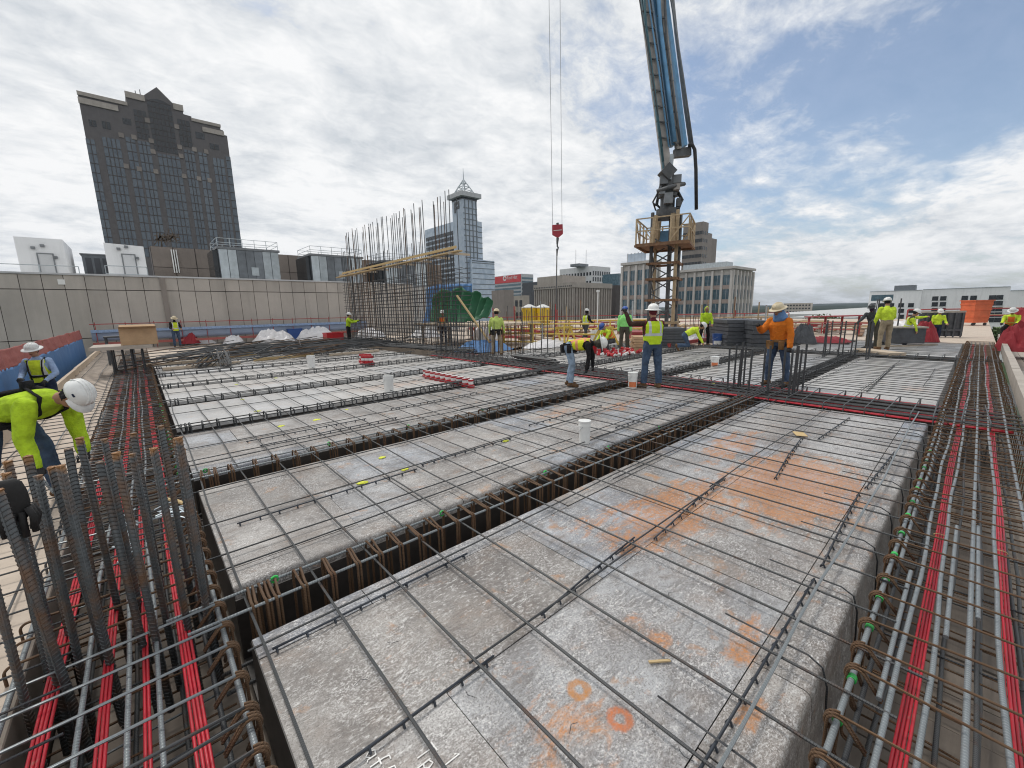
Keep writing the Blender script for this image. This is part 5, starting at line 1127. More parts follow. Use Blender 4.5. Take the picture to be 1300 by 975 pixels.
# ================================================================ site equipment
def m_tarp(name,c,c2,rough=.6):
    g=NG(name); w=g.co('World'); n=g.noise(w,1.8,5,.6); col=g.mix(n,c,c2); g.bump(g.noise(g.mapv(w,(1,1,.35)),7,6,.65),.45,.03); M[name]=g.set(col,rough,0.)
m_tarp('tarp_blue',(.06,.17,.40),(.13,.28,.52)); m_tarp('tarp_red',(.20,.010,.018),(.32,.022,.03),.75); m_tarp('tarp_green',(.006,.07,.03),(.015,.15,.06)); m_tarp('plastic_white',(.62,.60,.60),(.75,.74,.75),.35); m_tarp('mesh_red',(.30,.07,.065),(.46,.15,.12)); m_tarp('net_grey',(.19,.24,.34),(.30,.35,.45))
simple('rust_steel',(.24,.135,.075),.8,.1,.35,6,.2,.3); simple('tan_steel',(.42,.32,.20),.7,.1,.25,5,.15,.3); simple('mast_dark',(.10,.105,.11),.6,.3,.3,5,.2,.3); simple('boom_blue',(.12,.29,.48),.5,.1,.2,2,.1,.2); simple('boom_grey',(.40,.375,.35),.6,.1,.2,2,.1,.3); simple('boom_teal',(.045,.12,.15),.5,.1,.2); simple('rubber',(.03,.03,.032),.7,0,.3); simple('orange_bin',(.60,.13,.05),.6,0,.15,3,.1,.2); simple('bucket_white',(.74,.74,.72),.4,0,.05,8,.03,.1,rv=.04); simple('bucket_red',(.42,.018,.025),.4,0,.1); simple('bucket_blue',(.03,.09,.30),.45,0,.1); simple('orange_label',(.68,.20,.08),.5,0,.15); simple('yellow_rail',(.62,.44,.08),.6,0,.2,6,.1,.2); simple('tank_yellow',(.62,.42,.02),.5,0,.12); simple('cardboard',(.47,.31,.18),.85,0,.12,5,.1,.1); simple('red_paint',(.34,.045,.045),.5,0,.2,5,.1,.2); simple('formply',(.07,.075,.085),.6,0,.3,5,.15,.3); simple('hook_red',(.32,.025,.04),.5,0,.15); simple('tan_chute',(.55,.52,.48),.8,0,.1)
# ---------------------------------------------------------------- tarpaulin guard on the left edge
def sheet(pts_fn,nu,nv,mat,name,parent,th=.015):
    vs=[Vector(pts_fn(i/nu,j/nv)) for i in range(nu+1) for j in range(nv+1)]; m=MB(); k=nv+1
    m.add(vs,[(i*k+j,(i+1)*k+j,(i+1)*k+j+1,i*k+j+1) for i in range(nu) for j in range(nv)])
    o=m.build(name,M[mat],parent,'all'); md=o.modifiers.new('thickness','SOLIDIFY'); md.thickness=min(th,.004); return o
t=thing('tarpaulin_guard','blue tarpaulin guard with red mesh top along the left edge','tarpaulin guard',(-2.2,18,-1))
def gu(z0,z1,X=-2.15):
    def f(u,v):
        y=7.5+u*23; fold=.035*mnoise.noise((y*1.4,v*.6,z0*3.))+.03*mnoise.noise((y*5.5,v*.8,2.))+.01*mnoise.noise((y*14,v*5,2.)); tp=z1+.03*mnoise.noise((y*.8,3.,z0))
        return (X+fold-.05*v,y,z0+(tp-z0)*v)
    return f
sheet(gu(-1.2,.72),160,30,'tarp_blue','blue_sheet',t); sheet(gu(.70,1.12,-2.2),160,16,'mesh_red','red_mesh',t,.01)
for k_ in range(11): MB().cyl((-2.27,7.6+k_*2.3,-1.2),(-2.27,7.6+k_*2.3,1.1),.03,6).build('post',M['rust_steel'],t)
t=thing('wall_guard','low guard of blue netting and purple boards along the concrete wall','guard',(5,31.3,-.1))
sheet(lambda u,v:(-1.9+u*15,31.3+.05*mnoise.noise((u*40,v*3,4.)),.50+v*.55),90,3,'net_grey','net',t,.01)
MB().b2((-1.9,31.2,.95),(13,31.24,1.1)).build('purple_board',M['sky_shirt'] if 'sky_shirt' in M else M['galv'],t); MB().b2((-1.9,31.18,1.38),(13,31.22,1.42)).build('red_rail',M['red_paint'],t); MB().b2((-1.9,31.2,.28),(13,31.24,.42)).build('board',M['mesh_red'],t)
for k_ in range(13): MB().cyl((-1.7+k_*1.2,31.27,-.1),(-1.7+k_*1.2,31.27,1.5),.018,5).build('post',M['red_paint'],t)
# ---------------------------------------------------------------- tall rebar wall
t=thing('rebar_curtain','tall curtain of upright rebar forming a wall cage','rebar wall',(10.5,21,-.45))
X1,X2=10.4,10.75
n=46
for i in range(n):
    y=15.2+12.8*i/(n-1)
    for X,o in ((X1,0),(X2,.17)):
        top=random.choice((6.6,6.75,6.65,6.5,5.0)) if i<n-3 else 5.6
        if X==X2: top=random.choice((4.6,5.1,6.5,4.2))
        yy=y+o+random.uniform(-.05,.05); rod(t,(X,yy,-.45),(X+random.gauss(0,.03),yy+random.gauss(0,.07),top),.0175,'dark' if random.random()<.7 else 'rusty','vertical_bar',6)
for k_ in range(19):
    for X in (X1-.02,X2+.02): rod(t,(X,14.6,.1+k_*.19),(X,28.2,.1+k_*.19+random.uniform(-.02,.02)),.0135,'dark','horizontal_bar',5)
t=thing('timber_walkway','long pale timber planks propped across the tall rebar wall','planks',(10.1,21,4))
MB().beam((10.15,14.4,4.15),(10.1,28.2,4.02),.24,.05).build('plank',M['lumber_yellow'],t); MB().beam((10.1,14.6,4.32),(10.05,27.2,4.2),.05,.1).build('rail',M['lumber_yellow'],t)
for k_ in range(9): MB().beam((9.9,14.9+k_*1.55,4.1),(11.0,14.9+k_*1.55,4.1),.05,.09).build('putlog',M['lumber'],t)
p=gX(580,375,10.1); q=gX(622,435,10.6); t=solo(MB().beam(p,q,.09,.05),'timber_prop',M['lumber_yellow'],'yellow timber prop leaning from the green tarpaulin to the deck','timber prop')
# lower crossed bars at the foot of the wall
b=thing('rebar_cage','low dark rebar cage lying on the deck at the foot of the rebar wall','rebar cage',(9.6,20,0))
for k_ in range(9): rod(b,(9.3+.09*k_,15.0,.08+.05*(k_%3)),(9.3+.09*k_,28,.08+.05*(k_%3)),.016,'dark','rebar',6)
for k_ in range(30): rod(b,(9.2,15.2+k_*.42,.06),(10.2,15.2+k_*.42,.30),.01,'dark','rebar',5)
# ---------------------------------------------------------------- draped tarpaulins behind the rebar wall
def heap(name,label,mat,c,rx,ry,hz,seed,cat='tarpaulin',nu=26,nv=26,sharp=.35,group=None):
    m=MB(); c=Vector(c); vs=[]
    for i in range(nu+1):
        for j in range(nv+1):
            u=i/nu*2-1;v=j/nv*2-1; d=max(abs(u),abs(v)); r_=math.hypot(u,v)
            ev=max(0,1-r_**3.2); rg=1-abs(mnoise.noise((u*1.7+seed,v*1.7,seed)))*1.5; rg2=1-abs(mnoise.noise((u*4.1,v*4.1+seed,seed*2)))*1.6; rg3=mnoise.noise((u*9,v*9+seed,seed))
            z=hz*ev*(.28+.50*rg+sharp*.45*rg2+.10*rg3)*.9+.02
            vs.append(c+Vector((u*rx*(1+.15*mnoise.noise((v*2,seed,0))),v*ry*(1+.15*mnoise.noise((u*2,seed,5.))),max(0.01,z))))
    k=nv+1; m.add(vs,[(i*k+j,(i+1)*k+j,(i+1)*k+j+1,i*k+j+1) for i in range(nu) for j in range(nv)])
    edge=[i*k for i in range(nu+1)]+[nu*k+j for j in range(1,nv+1)]+[i*k+nv for i in range(nu-1,-1,-1)]+[j for j in range(nv-1,0,-1)]
    m.f.append(tuple(reversed(edge))); m.mi.append(0)
    return solo(m,name,M[mat],label,cat,group,False,(c.x,c.y,c.z))
def drapes(label,X,pts_top,pts_bot,mat,seed,fold=.16):
    A=[gX(x,y,X) for x,y in pts_top]; B=[gX(x,y,X) for x,y in pts_bot]; t=thing('tarpaulin',label,'tarpaulin',(X,(A[0].y+A[-1].y)/2,B[0].z))
    def ip(L_,u): f=u*(len(L_)-1); i=min(int(f),len(L_)-2); return L_[i].lerp(L_[i+1],f-i)
    def fn(u,v):
        a=ip(A,u);b=ip(B,u); p=b.lerp(a,v); w=abs(((u*7+seed+.25*math.sin(v*3))%1)-.5)*2; p.x+=fold*(w-.5)*(1.1-.6*v)+.06*mnoise.noise((u*9,v*5,seed))-.5*(1-v)*(1-v); p.y+=.05*mnoise.noise((u*6,v*4,seed+3)); return p
    sheet(fn,56,14,mat,'draped_sheet',t,.012); return t
drapes('dark green tarpaulin hung in folds behind the tall rebar wall',13.4,[(550,376),(560,365),(572,370),(584,363),(597,371),(606,369),(614,378),(621,376),(627,386)],[(556,406),(566,414),(578,409),(590,414),(602,406),(612,409),(620,402),(628,404)],'tarp_green',.3,.42)
drapes('blue tarpaulin hung behind the green one at the rebar wall',13.9,[(541,366),(556,361),(580,360),(600,360)],[(544,412),(556,412),(580,410),(600,408)],'tarp_blue',.7)
t=thing('formwork_table','dark plywood table carrying the green and blue tarpaulins','table',(13.2,17.5,0)); MB().b2((11.3,14.8,1.0),(15.2,20.6,1.12)).build('table_top',M['lumber'],t)
for x in (11.6,14.9):
    for y in (15.1,17.7,20.3): MB().b2((x-.06,y-.06,0),(x+.06,y+.06,1.0)).build('leg',M['lumber_grey'],t)
heap('tarpaulin','low blue tarpaulin on the deck among the dark bars','tarp_blue',(11.4,14.6,0),1.3,1.2,.55,5.2)
# white wrapped heaps along the wall
for px,py,rx,ry,hz,sd,lab in ((205,436,.8,1.,.75,1.2,'white plastic heap beside the worker in dark sleeves'),(258,436,1.1,1.,.85,2.6,'red and white plastic heap on the far side of the dark sleeved worker'),(297,436,.6,.6,.6,8.8,'small white plastic bundle behind the rebar pile'),(348,434,1.3,1.1,.95,4.4,'peaked white plastic heap beside the blue bin'),(402,430,1.4,1.2,.95,6.1,'peaked white plastic heap beside the red crate'),(470,428,1.0,1.,.8,7.7,'white plastic heap behind the worker in lime reaching out'),(540,428,1.1,1.,.7,9.2,'white plastic heap behind the rebar wall foot')):
    heap('plastic_heap',lab,'plastic_white',gz(px,py),rx,ry,hz,sd,'plastic heap',20,20,.6)
heap('plastic_heap','dark red plastic bag between the white heaps','tarp_red',gz(241,438)+Vector((0,-.4,.1)),.5,.45,.95,3.9,'plastic heap',16,16)
def crate(label,p,d,mat,cat='crate'):
    t=thing('crate',label,cat,p); x,y,z=d; m=MB()
    for s_ in (-1,1): m.box((s_*x/2,0,z/2),(.03,y,z)); m.box((0,s_*y/2,z/2),(x,.03,z))
    m.box((0,0,.02),(x-.03,y-.03,.03)); m.v=[tuple(Vector(v)+Vector(p)) for v in m.v]; m.build('shell',M[mat],t)
    r_=MB()
    for s_ in (-1,1): r_.box((s_*x/2,0,z-.02),(.06,y+.06,.05)); r_.box((0,s_*y/2,z-.02),(x+.0,.06,.05))
    r_.v=[tuple(Vector(v)+Vector(p)) for v in r_.v]; r_.build('rim',M[mat],t); return t
crate('dark blue bin between the peaked white heaps',gz(374,431),(.9,.7,.75),'bucket_blue'); crate('red crate in front of the peaked white heap',gz(424,435),(.95,.7,.6),'bucket_red')
# ---------------------------------------------------------------- rebar piles and dunnage on the far pans
t=thing('rebar_pile','wide untidy pile of loose rebar on the far pans','rebar pile',(4,20,0)); random.seed(11)
for k_ in range(120):
    x=random.uniform(.4,6.8); y=17.6+random.uniform(0,7.2); a=R(random.gauss(52,14)) ; l=random.uniform(2.4,5.5); z=.16+random.random()*.28
    d=Vector((math.cos(a),math.sin(a),0))*l/2; c_=Vector((x,y,z)); rod(t,c_-d,c_+d+Vector((0,0,random.uniform(-.05,.05))),.0175,random.choice(('dark','steel','dark','rusty')),'rebar',5)
for k_ in range(70):
    x=random.uniform(4.,9.); y=18.+random.uniform(0,5); a=R(random.gauss(20,7)); l=random.uniform(3,7); d=Vector((math.cos(a),math.sin(a),0))*l/2; c_=Vector((x,y,.15+random.random()*.25)); rod(t,c_-d,c_+d,.0175,random.choice(('dark','steel','dark')),'rebar',5)
for k_,(x,y,a) in enumerate(((1.0,19.5,.1),(2.8,20.6,.05),(1.5,17.6,.12),(4.2,18.3,.1),(5.8,19.4,-.05),(3.4,22.5,.0),(6.8,17.7,.1))):
    solo(MB().box((x,y,.055),(2.2,.14,.10),Matrix.Rotation(a,3,'Z')),'timber_bearer',M['lumber_yellow' if k_%2 else 'lumber'],['pale timber bearer at the left of the rebar pile','yellow bearer under the middle of the rebar pile','pale bearer at the front of the rebar pile','yellow bearer beneath the crossing bars','pale bearer under the long rebar bundle','yellow bearer at the back of the rebar pile','pale bearer at the right front of the rebar pile'][k_],'timber')
def bundle(label,p,q,n,r,mat,sp=.05):
    t=thing('rebar_bundle',label,'rebar bundle',p); random.seed(n)
    for k_ in range(n):
        o=Vector((random.gauss(0,sp),random.gauss(0,sp),abs(random.gauss(0,sp*.6)))); rod(t,Vector(p)+o,Vector(q)+o+Vector((random.gauss(0,.06),random.gauss(0,.06),random.gauss(0,.01))),r,mat,'rebar',5)
    return t
bundle('short bundle of bars standing up on end before the rebar pile',gz(288,467)+Vector((0,0,.05)),gz(285,462)+Vector((.0,.6,.35)),26,.014,'steel',.10); bundle('spread bundle of short bars leaning on the rebar pile',gz(255,468)+Vector((0,0,.04)),gz(268,462)+Vector((.2,.5,.28)),22,.014,'dark',.13)
bundle('long dark bar bundle running toward the rebar wall foot',gz(395,437)+Vector((0,0,.12)),gz(600,449)+Vector((0,0,.10)),26,.018,'dark',.09); bundle('grey pipe bundle behind the bending worker in jeans',gz(655,459)+Vector((0,0,.14)),gz(705,466)+Vector((0,0,.14)),9,.035,'steel',.10)
# ---------------------------------------------------------------- plywood table on column bars with cardboard box
t=thing('plywood_table','plywood sheet laid as a table on dark column bars','table',(-.4,17.6,.8)); MB().b2((-1.12,16.95,.86),(.22,18.5,.90)).build('table_top',M['lumber_grey'],t); MB().b2((-1.15,16.86,.80),(.25,16.95,.90)).build('edge_board',M['lumber_grey'],t)
c_=Vector((-.02,17.5,.905)); t=thing('cardboard_box','open tan cardboard box standing on the plywood table','box',c_); w,d_,h_=.86,.6,.5; m=MB()
for s_ in (-1,1): m.box(c_+Vector((s_*w/2,0,h_/2)),(.012,d_,h_)); m.box(c_+Vector((0,s_*d_/2,h_/2)),(w,.012,h_))
m.box(c_+Vector((0,0,.01)),(w,d_,.012)); m.build('box_walls',M['cardboard'],t)
for s_,a in ((-1,.5),(1,.9)): MB().box(c_+Vector((0,s_*(d_/2+.11*math.cos(a)),h_+.11*math.sin(a)*(.6))),(w,.22,.008),Matrix.Rotation(s_*a*.5,3,'X')).build('flap',M['cardboard'],t)
t=thing('small_table','low dark stool beside the cardboard box','stool',(-.55,21.5,0)); MB().b2((-1.0,21.2,1.0),(-.2,21.9,1.06)).build('top',M['formply'],t)
for x,y in ((-.95,21.25),(-.25,21.25),(-.95,21.85),(-.25,21.85)): MB().cyl((x,y,-.4),(x,y,1.0),.035,6).build('leg',M['mast_dark'],t)
# ---------------------------------------------------------------- buckets
def bucket(label,p,mat='bucket_white',lab=True,s=1.,lid=True,labmat='orange_label',rs=.78):
    t=thing('bucket',label,'bucket',p); r0,r1,h=.125*s*rs,.145*s*rs,.36*s; c=Vector(p)
    MB().lathe([(r0,0),(r1*.97,h*.78),(r1*1.04,h*.78),(r1*1.04,h*.84),(r1,h*.84),(r1,h),(r1*.92,h),(r0*.9,.015)],c,24).build('tub',M[mat],t,True)
    if lid: MB().lathe([(r1*1.05,h*.97),(r1*1.07,h*1.03),(r1*.9,h*1.04),(0,h*1.035)],c,24).build('lid',M[mat],t,True)
    MB().tube([c+Vector((r1*1.03*math.cos(a),r1*1.03*math.sin(a),h*.8-abs(math.sin(a-.4))*.12*s)) for a in np.linspace(.4,.4+math.pi,13)],.003*s,5).build('handle',M['galv'],t)
    if lab:
        vs=[];n=14
        for i in range(n+1):
            a=math.atan2(-p[1],-p[0])-.9+1.8*i/n
            for f in (.06,.42): rr=r0+(r1*.97-r0)*f/.78+.0025; vs.append(c+Vector((rr*math.cos(a),rr*math.sin(a),h*f)))
        MB().add(vs,[(2*i,2*i+2,2*i+3,2*i+1) for i in range(n)]).build('label_patch',M[labmat],t)
    return t
bucket('white bucket standing alone on the pan beside the long joist',gz(742,562),lab=False,s=.82,rs=.66); bucket('white bucket with orange label at the feet of the raised arm worker',gz(803,492),s=.92); bucket('white bucket on the far pans before the red plastic row',gz(494,497),lab=False,s=1.0,lid=False); bucket('small white bucket with orange square label beyond the cross girder',gz(907,465),s=.8,rs=1.); bucket('red bucket beside the crouching worker in blue helmet',gz(751,449),'bucket_red',False,1.3,False,rs=1.2); bucket('blue and white bucket in front of the dark panel stack',gz(911,438),'bucket_blue',True,1.35,labmat='bucket_white',rs=1.2); bucket('dark blue bucket behind the kneeling worker',gz(858,440),'bucket_blue',False,1.8,False,rs=1.); bucket('tall white drum on the deck beside the walking worker',gz(756,436),'bucket_white',False,1.8,False,rs=1.); bucket('small white bucket lying among bars on the far pan',gz(396,468)+Vector((0,0,.03)),'bucket_white',False,1.1,False)
# red pocket former rows
def pocket(p,rz):
    m=MB(); m.lathe([(.085,0),(.085,.05),(.06,.06),(.05,.15),(.065,.16),(.065,.2),(0,.2)],(0,0,0),10); return m
pm_=pocket(None,0).mesh('cone',M['bucket_red'],True); pw_=MB().lathe([(.052,.0),(.052,.13)],(0,0,.065),10).mesh('sleeve',M['bucket_white'],True)
ra,rb=gz(543,480),gz(598,492)
for k_ in range(9):
    for r_,o in ((0,0),(1,.24)):
        p=ra.lerp(rb,k_/8)+Vector((o*.3,o,0)); t=thing('pocket_former','red and white plastic pocket former in the double row on the pans','plastic part',p,'red pocket formers in a double row'); inst(pm_,'cone',t,(0,0,0),scale=(1.0,1.0,.95)); inst(pw_,'sleeve',t,(0,0,0),scale=(1.1,1.1,1.))
for k_ in range(6):
    p=gz(460+k_*2.2,460+k_%2*3); t=thing('pocket_former','red plastic pocket former in the small far heap','plastic part',p,'red pocket formers in the far heap'); inst(pm_,'cone',t,(0,0,0),scale=(1.5,1.5,1.5)); inst(pw_,'sleeve',t,(0,0,0),scale=(1.6,1.6,1.5))
for k_ in range(16):
    p=gz(755+random.random()*55,449+random.random()*5); t=thing('pocket_former','red plastic part scattered around the crouching worker','plastic part',p,'red plastic parts around the crouching worker'); inst(pm_,'cone',t,(0,0,.06),(random.random()*1.5,0,random.random()*6),scale=(1.1,1.1,1.1)); inst(pw_,'sleeve',t,(0,0,.06),(1.2,0,0))
# ---------------------------------------------------------------- concrete placing boom
PX,PY_=21.6,11.65
t=thing('pump_mast','lattice mast with rusty railed platform carrying the placing boom','pump mast',(PX,PY_,-.5)); hw=.62
ca,sa=math.cos(.35),math.sin(.35)
def mp_(x,y,z): return (PX+x*ca-y*sa,PY_+x*sa+y*ca,z)
for sx in (-1,1):
    for sy in (-1,1): MB().beam(mp_(sx*hw,sy*hw,-.5),mp_(sx*hw,sy*hw,6.6),.13,.13).build('mast_leg',M['tan_steel' if sx*sy>0 else 'mast_dark'],t)
for i in range(8):
    z0=-.4+i*.72; z1=z0+.72
    for a,b_ in (((-1,-1),(1,-1)),((1,-1),(1,1)),((1,1),(-1,1)),((-1,1),(-1,-1))):
        if i%2: a,b_=b_,a
        MB().beam(mp_(a[0]*hw,a[1]*hw,z0),mp_(b_[0]*hw,b_[1]*hw,z1),.06,.06).build('brace',M['mast_dark'],t)
for z in (.9,2.1,3.2,4.0):
    m=MB()
    for s_ in (-1,1): m.beam(mp_(-.85,s_*.75,z),mp_(.85,s_*.75,z),.09,.12); m.beam(mp_(s_*.75,-.85,z+.001),mp_(s_*.75,.85,z+.001),.088,.12)
    m.build('collar_frame',M['rust_steel' if z>2 else 'tan_steel'],t)
MB().beam(mp_(.15,-.2,-.5),mp_(.15,-.2,8),.16,.16).build('delivery_pipe',M['mast_dark'],t)
zp=4.95; m=MB(); m.box(mp_(0,0,zp),(2.9,2.6,.06),Matrix.Rotation(.35,3,'Z'))
for s_ in (-1,1): m.beam(mp_(-1.5,s_*1.28,zp-.08),mp_(1.5,s_*1.28,zp-.08),.10,.10); m.beam(mp_(s_*1.43,-1.35,zp-.081),mp_(s_*1.43,1.35,zp-.081),.098,.10)
pf=m.build('platform',M['rust_steel'],t)
cr=[(-1.42,-1.27),(1.42,-1.27),(1.42,1.27),(-1.42,1.27)]
for i in range(4):
    a,b_=cr[i],cr[(i+1)%4]; m=MB()
    for f in (0,.33,.66): x=a[0]+(b_[0]-a[0])*f;y=a[1]+(b_[1]-a[1])*f; m.beam(mp_(x,y,zp),mp_(x,y,zp+1.25),.06,.06)
    for z in (.65,1.25): m.beam(mp_(*a,zp+z),mp_(*b_,zp+z),.055,.055)
    m.beam(mp_(*a,zp+1.2),mp_(a[0]+(b_[0]-a[0])*.33,a[1]+(b_[1]-a[1])*.33,zp+.1),.05,.05); m.beam(mp_(*b_,zp+1.2),mp_(a[0]+(b_[0]-a[0])*.66,a[1]+(b_[1]-a[1])*.66,zp+.1),.05,.05)
    m.build('platform_rail',M['tan_steel'],pf)
for x,y in ((-.7,-.5),(.7,-.5),(-.7,.6),(.7,.6)): MB().beam(mp_(x,y,zp),mp_(x*.8,y*.8,zp+1.5),.2,.2).build('post_frame',M['tan_steel'],t)
MB().box(mp_(1.0,.2,zp+.5),(.6,.5,.8),Matrix.Rotation(.35,3,'Z')).build('control_box',M['boom_blue'],t)
t=thing('placing_boom','folded blue and grey concrete placing boom with hanging black hose','placing boom',(PX,PY_,6.4))
MB().lathe([(.5,6.3),(.55,6.45),(.55,6.8),(.36,6.85),(.36,7.35),(.46,7.4),(.46,7.7),(.28,7.8),(.26,8.5)],(PX,PY_,0),18).build('slewing_turret',M['mast_dark'],t,True)
for dx,dy,z,sx,sy,sz in ((-.5,-.30,7.2,.42,.4,.5),(.45,.3,7.1,.4,.45,.45),(-.1,-.5,7.75,.5,.3,.28),(.28,-.3,8.25,.4,.42,.4),(-.3,.1,8.2,.35,.4,.4),(.1,-.55,7.05,.35,.2,.4),(-.62,.0,7.6,.25,.3,.3),(.55,-.15,7.6,.3,.3,.22)): MB().box((PX+dx,PY_+dy,z),(sx,sy,sz),Matrix.Rotation(.6,3,'Z')).build('turret_housing',M[random.choice(('lead','boom_grey','mast_dark'))],t)
for k_ in range(9):
    a_=random.random()*6.3; MB().tube([(PX+.6*math.cos(a_),PY_+.6*math.sin(a_),6.6+random.random()*.5),(PX+.75*math.cos(a_+.5),PY_+.75*math.sin(a_+.5),7.2),(PX+.45*math.cos(a_+1.),PY_+.45*math.sin(a_+1.),7.9),(PX+.2*math.cos(a_+1.2),PY_+.2*math.sin(a_+1.2),8.6)],.045,6).build('turret_hose',M['mast_dark'],t,'all')
MB().tube([(PX-.8,PY_+.2,7.6),(PX-.5,PY_-.5,7.75),(PX+.3,PY_-.7,7.95),(PX+.7,PY_-.2,8.15),(PX+.4,PY_+.2,8.5)],.10,8).build('turret_pipe',M['mast_dark'],t,'all')
# boom lies in a leaning plane; anchor lines along the lean direction
def bp(px,py,off=0.): return gD(px,py,23.0+off)
def seg(name,pa,pb,w,d,mat,off=0.,ext=1.35):
    a=bp(*pa,off);b_=bp(*pb,off); b_=a+(b_-a)*ext; return MB().beam(a,b_,w,d,upv=tuple(_h)).build(name,M[mat],t),a,b_
s1,a1,b1=seg('boom_section',(847,222),(818,-5),.34,.5,'boom_grey',0.,1.5)
MB().beam(a1-RT*.24-_h*.2,b1-RT*.24-_h*.2,.05,.16,upv=tuple(_h)).build('edge_plate',M['boom_teal'],s1)
s2,a2,b2=seg('boom_section',(853,186),(829,-5),.19,.4,'boom_blue',.15,1.5)
s3,a3,b3=seg('boom_section',(861,190),(838,-5),.20,.36,'boom_grey',-.1,1.5)
s4,a4,b4=seg('boom_section',(869,186),(844,-5),.17,.36,'boom_blue',.1,1.5)
MB().tube([bp(832,-60,-.4),bp(838,30,-.4),bp(848,110,-.4),bp(857,180,-.4)],.10,8).build('line_pipe',M['boom_blue'],t,'all'); MB().tube([bp(848,-60,.3),bp(858,40,.3),bp(869,130,.3),bp(877,186,.3)],.09,8).build('line_pipe',M['lead'],t,'all')
MB().tube([bp(814,-60,-.45),bp(820,30,-.45),bp(833,130,-.45),bp(842,205,-.45)],.055,8).build('hydraulic_line',M['boom_teal'],t,'all'); MB().tube([bp(842,-60,-.42),bp(846,50,-.42),bp(856,130,-.42),bp(864,185,-.42)],.06,8).build('hydraulic_line',M['mast_dark'],t,'all')
for k_ in range(9):
    y=14+k_*20; f=(y+5)/227.; x=818+29*f; p=bp(x-5.,y,-.35); q_=bp(x+9,y+2,-.35); MB().beam(p,q_,.06,.06).build('pipe_clamp',M['mast_dark'],t); p=bp(x+14,y+6,-.4); q_=bp(x+24,y+9,-.4); MB().beam(p,q_,.05,.07).build('pipe_clamp',M['mast_dark'],t)
MB().beam(bp(856,195,.0),bp(876,193,.0),.34,.4).build('boom_knuckle',M['mast_dark'],t); MB().beam(bp(842,214,-.1),bp(852,224,-.1),.6,.6).build('boom_foot',M['mast_dark'],t)
for k_,(xa,xb,rr,mm) in enumerate(((812,841,.035,'mast_dark'),(823,849,.04,'boom_blue'),(826,851,.03,'mast_dark'),(834,858,.045,'lead'),(840,865,.03,'mast_dark'),(852,880,.05,'lead'))): MB().tube([bp(xa-6,-60,-.5+.12*k_),bp(xa,0,-.5+.12*k_),bp((xa+xb)/2+1,95,-.5+.12*k_),bp(xb,186,-.45+.1*k_)],rr,6).build('hydraulic_line',M[mm],t,'all')
MB().beam(bp(853,196,-.25),bp(850,228,-.2),.16,.16).build('ram',M['galv'],t)
MB().tube([bp(874,184,-.3),bp(879,184,-.3),bp(882,190,-.3),bp(883.5,215,-.3),bp(884,266,-.3)],.085,10).build('end_hose',M['rubber'],t,'all')
# ---------------------------------------------------------------- crane hook block on its two ropes
DH=34.; c_=gD(708,293,DH); t=thing('crane_hook','dark red crane hook block hanging from two ropes','crane hook',c_)
pz=lambda x,y: gD(x,y,DH)
o1=[pz(701,286),pz(714,285),pz(714.5,297),pz(708.5,302),pz(701.2,298)]; d_=_h*.30
MB().add([p-d_*.5 for p in o1]+[p+d_*.5 for p in o1],[tuple(range(5)),tuple(reversed(range(5,10)))]+[(i,(i+1)%5,(i+1)%5+5,i+5) for i in range(5)]).build('block',M['hook_red'],t)
MB().beam(pz(702.5,293.3)-d_*.52,pz(713,292.3)-d_*.52,.03,.05).build('stripe',M['paint_white'],t)
for x0,x1 in ((701.5,697),(713.5,711)):
    a=pz(x0,287); b_=pz(x1,0); b_=a+(b_-a)*2.2; MB().cyl(a,b_,.016,5).build('rope',M['lead'],t)
MB().tube([pz(708,285),pz(707.6,283)],.1,8).build('swivel',M['mast_dark'],t); MB().tube([pz(708,302),pz(707.4,310)],.09,8,radii=[.11,.07]).build('shank',M['mast_dark'],t)
MB().tube([pz(707.4,310),pz(707.6,313),pz(708.8,314.5),pz(708,317),pz(706.6,316)],.06,7).build('hook',M['mast_dark'],t,'all'); MB().tube([pz(707.3,316),pz(707,325)],.08,7,radii=[.08,.05]).build('shackle',M['mast_dark'],t); q_=gD(705.5,424,DH); MB().tube([pz(707,325),q_],.045,6).build('sling',M['mast_dark'],t)
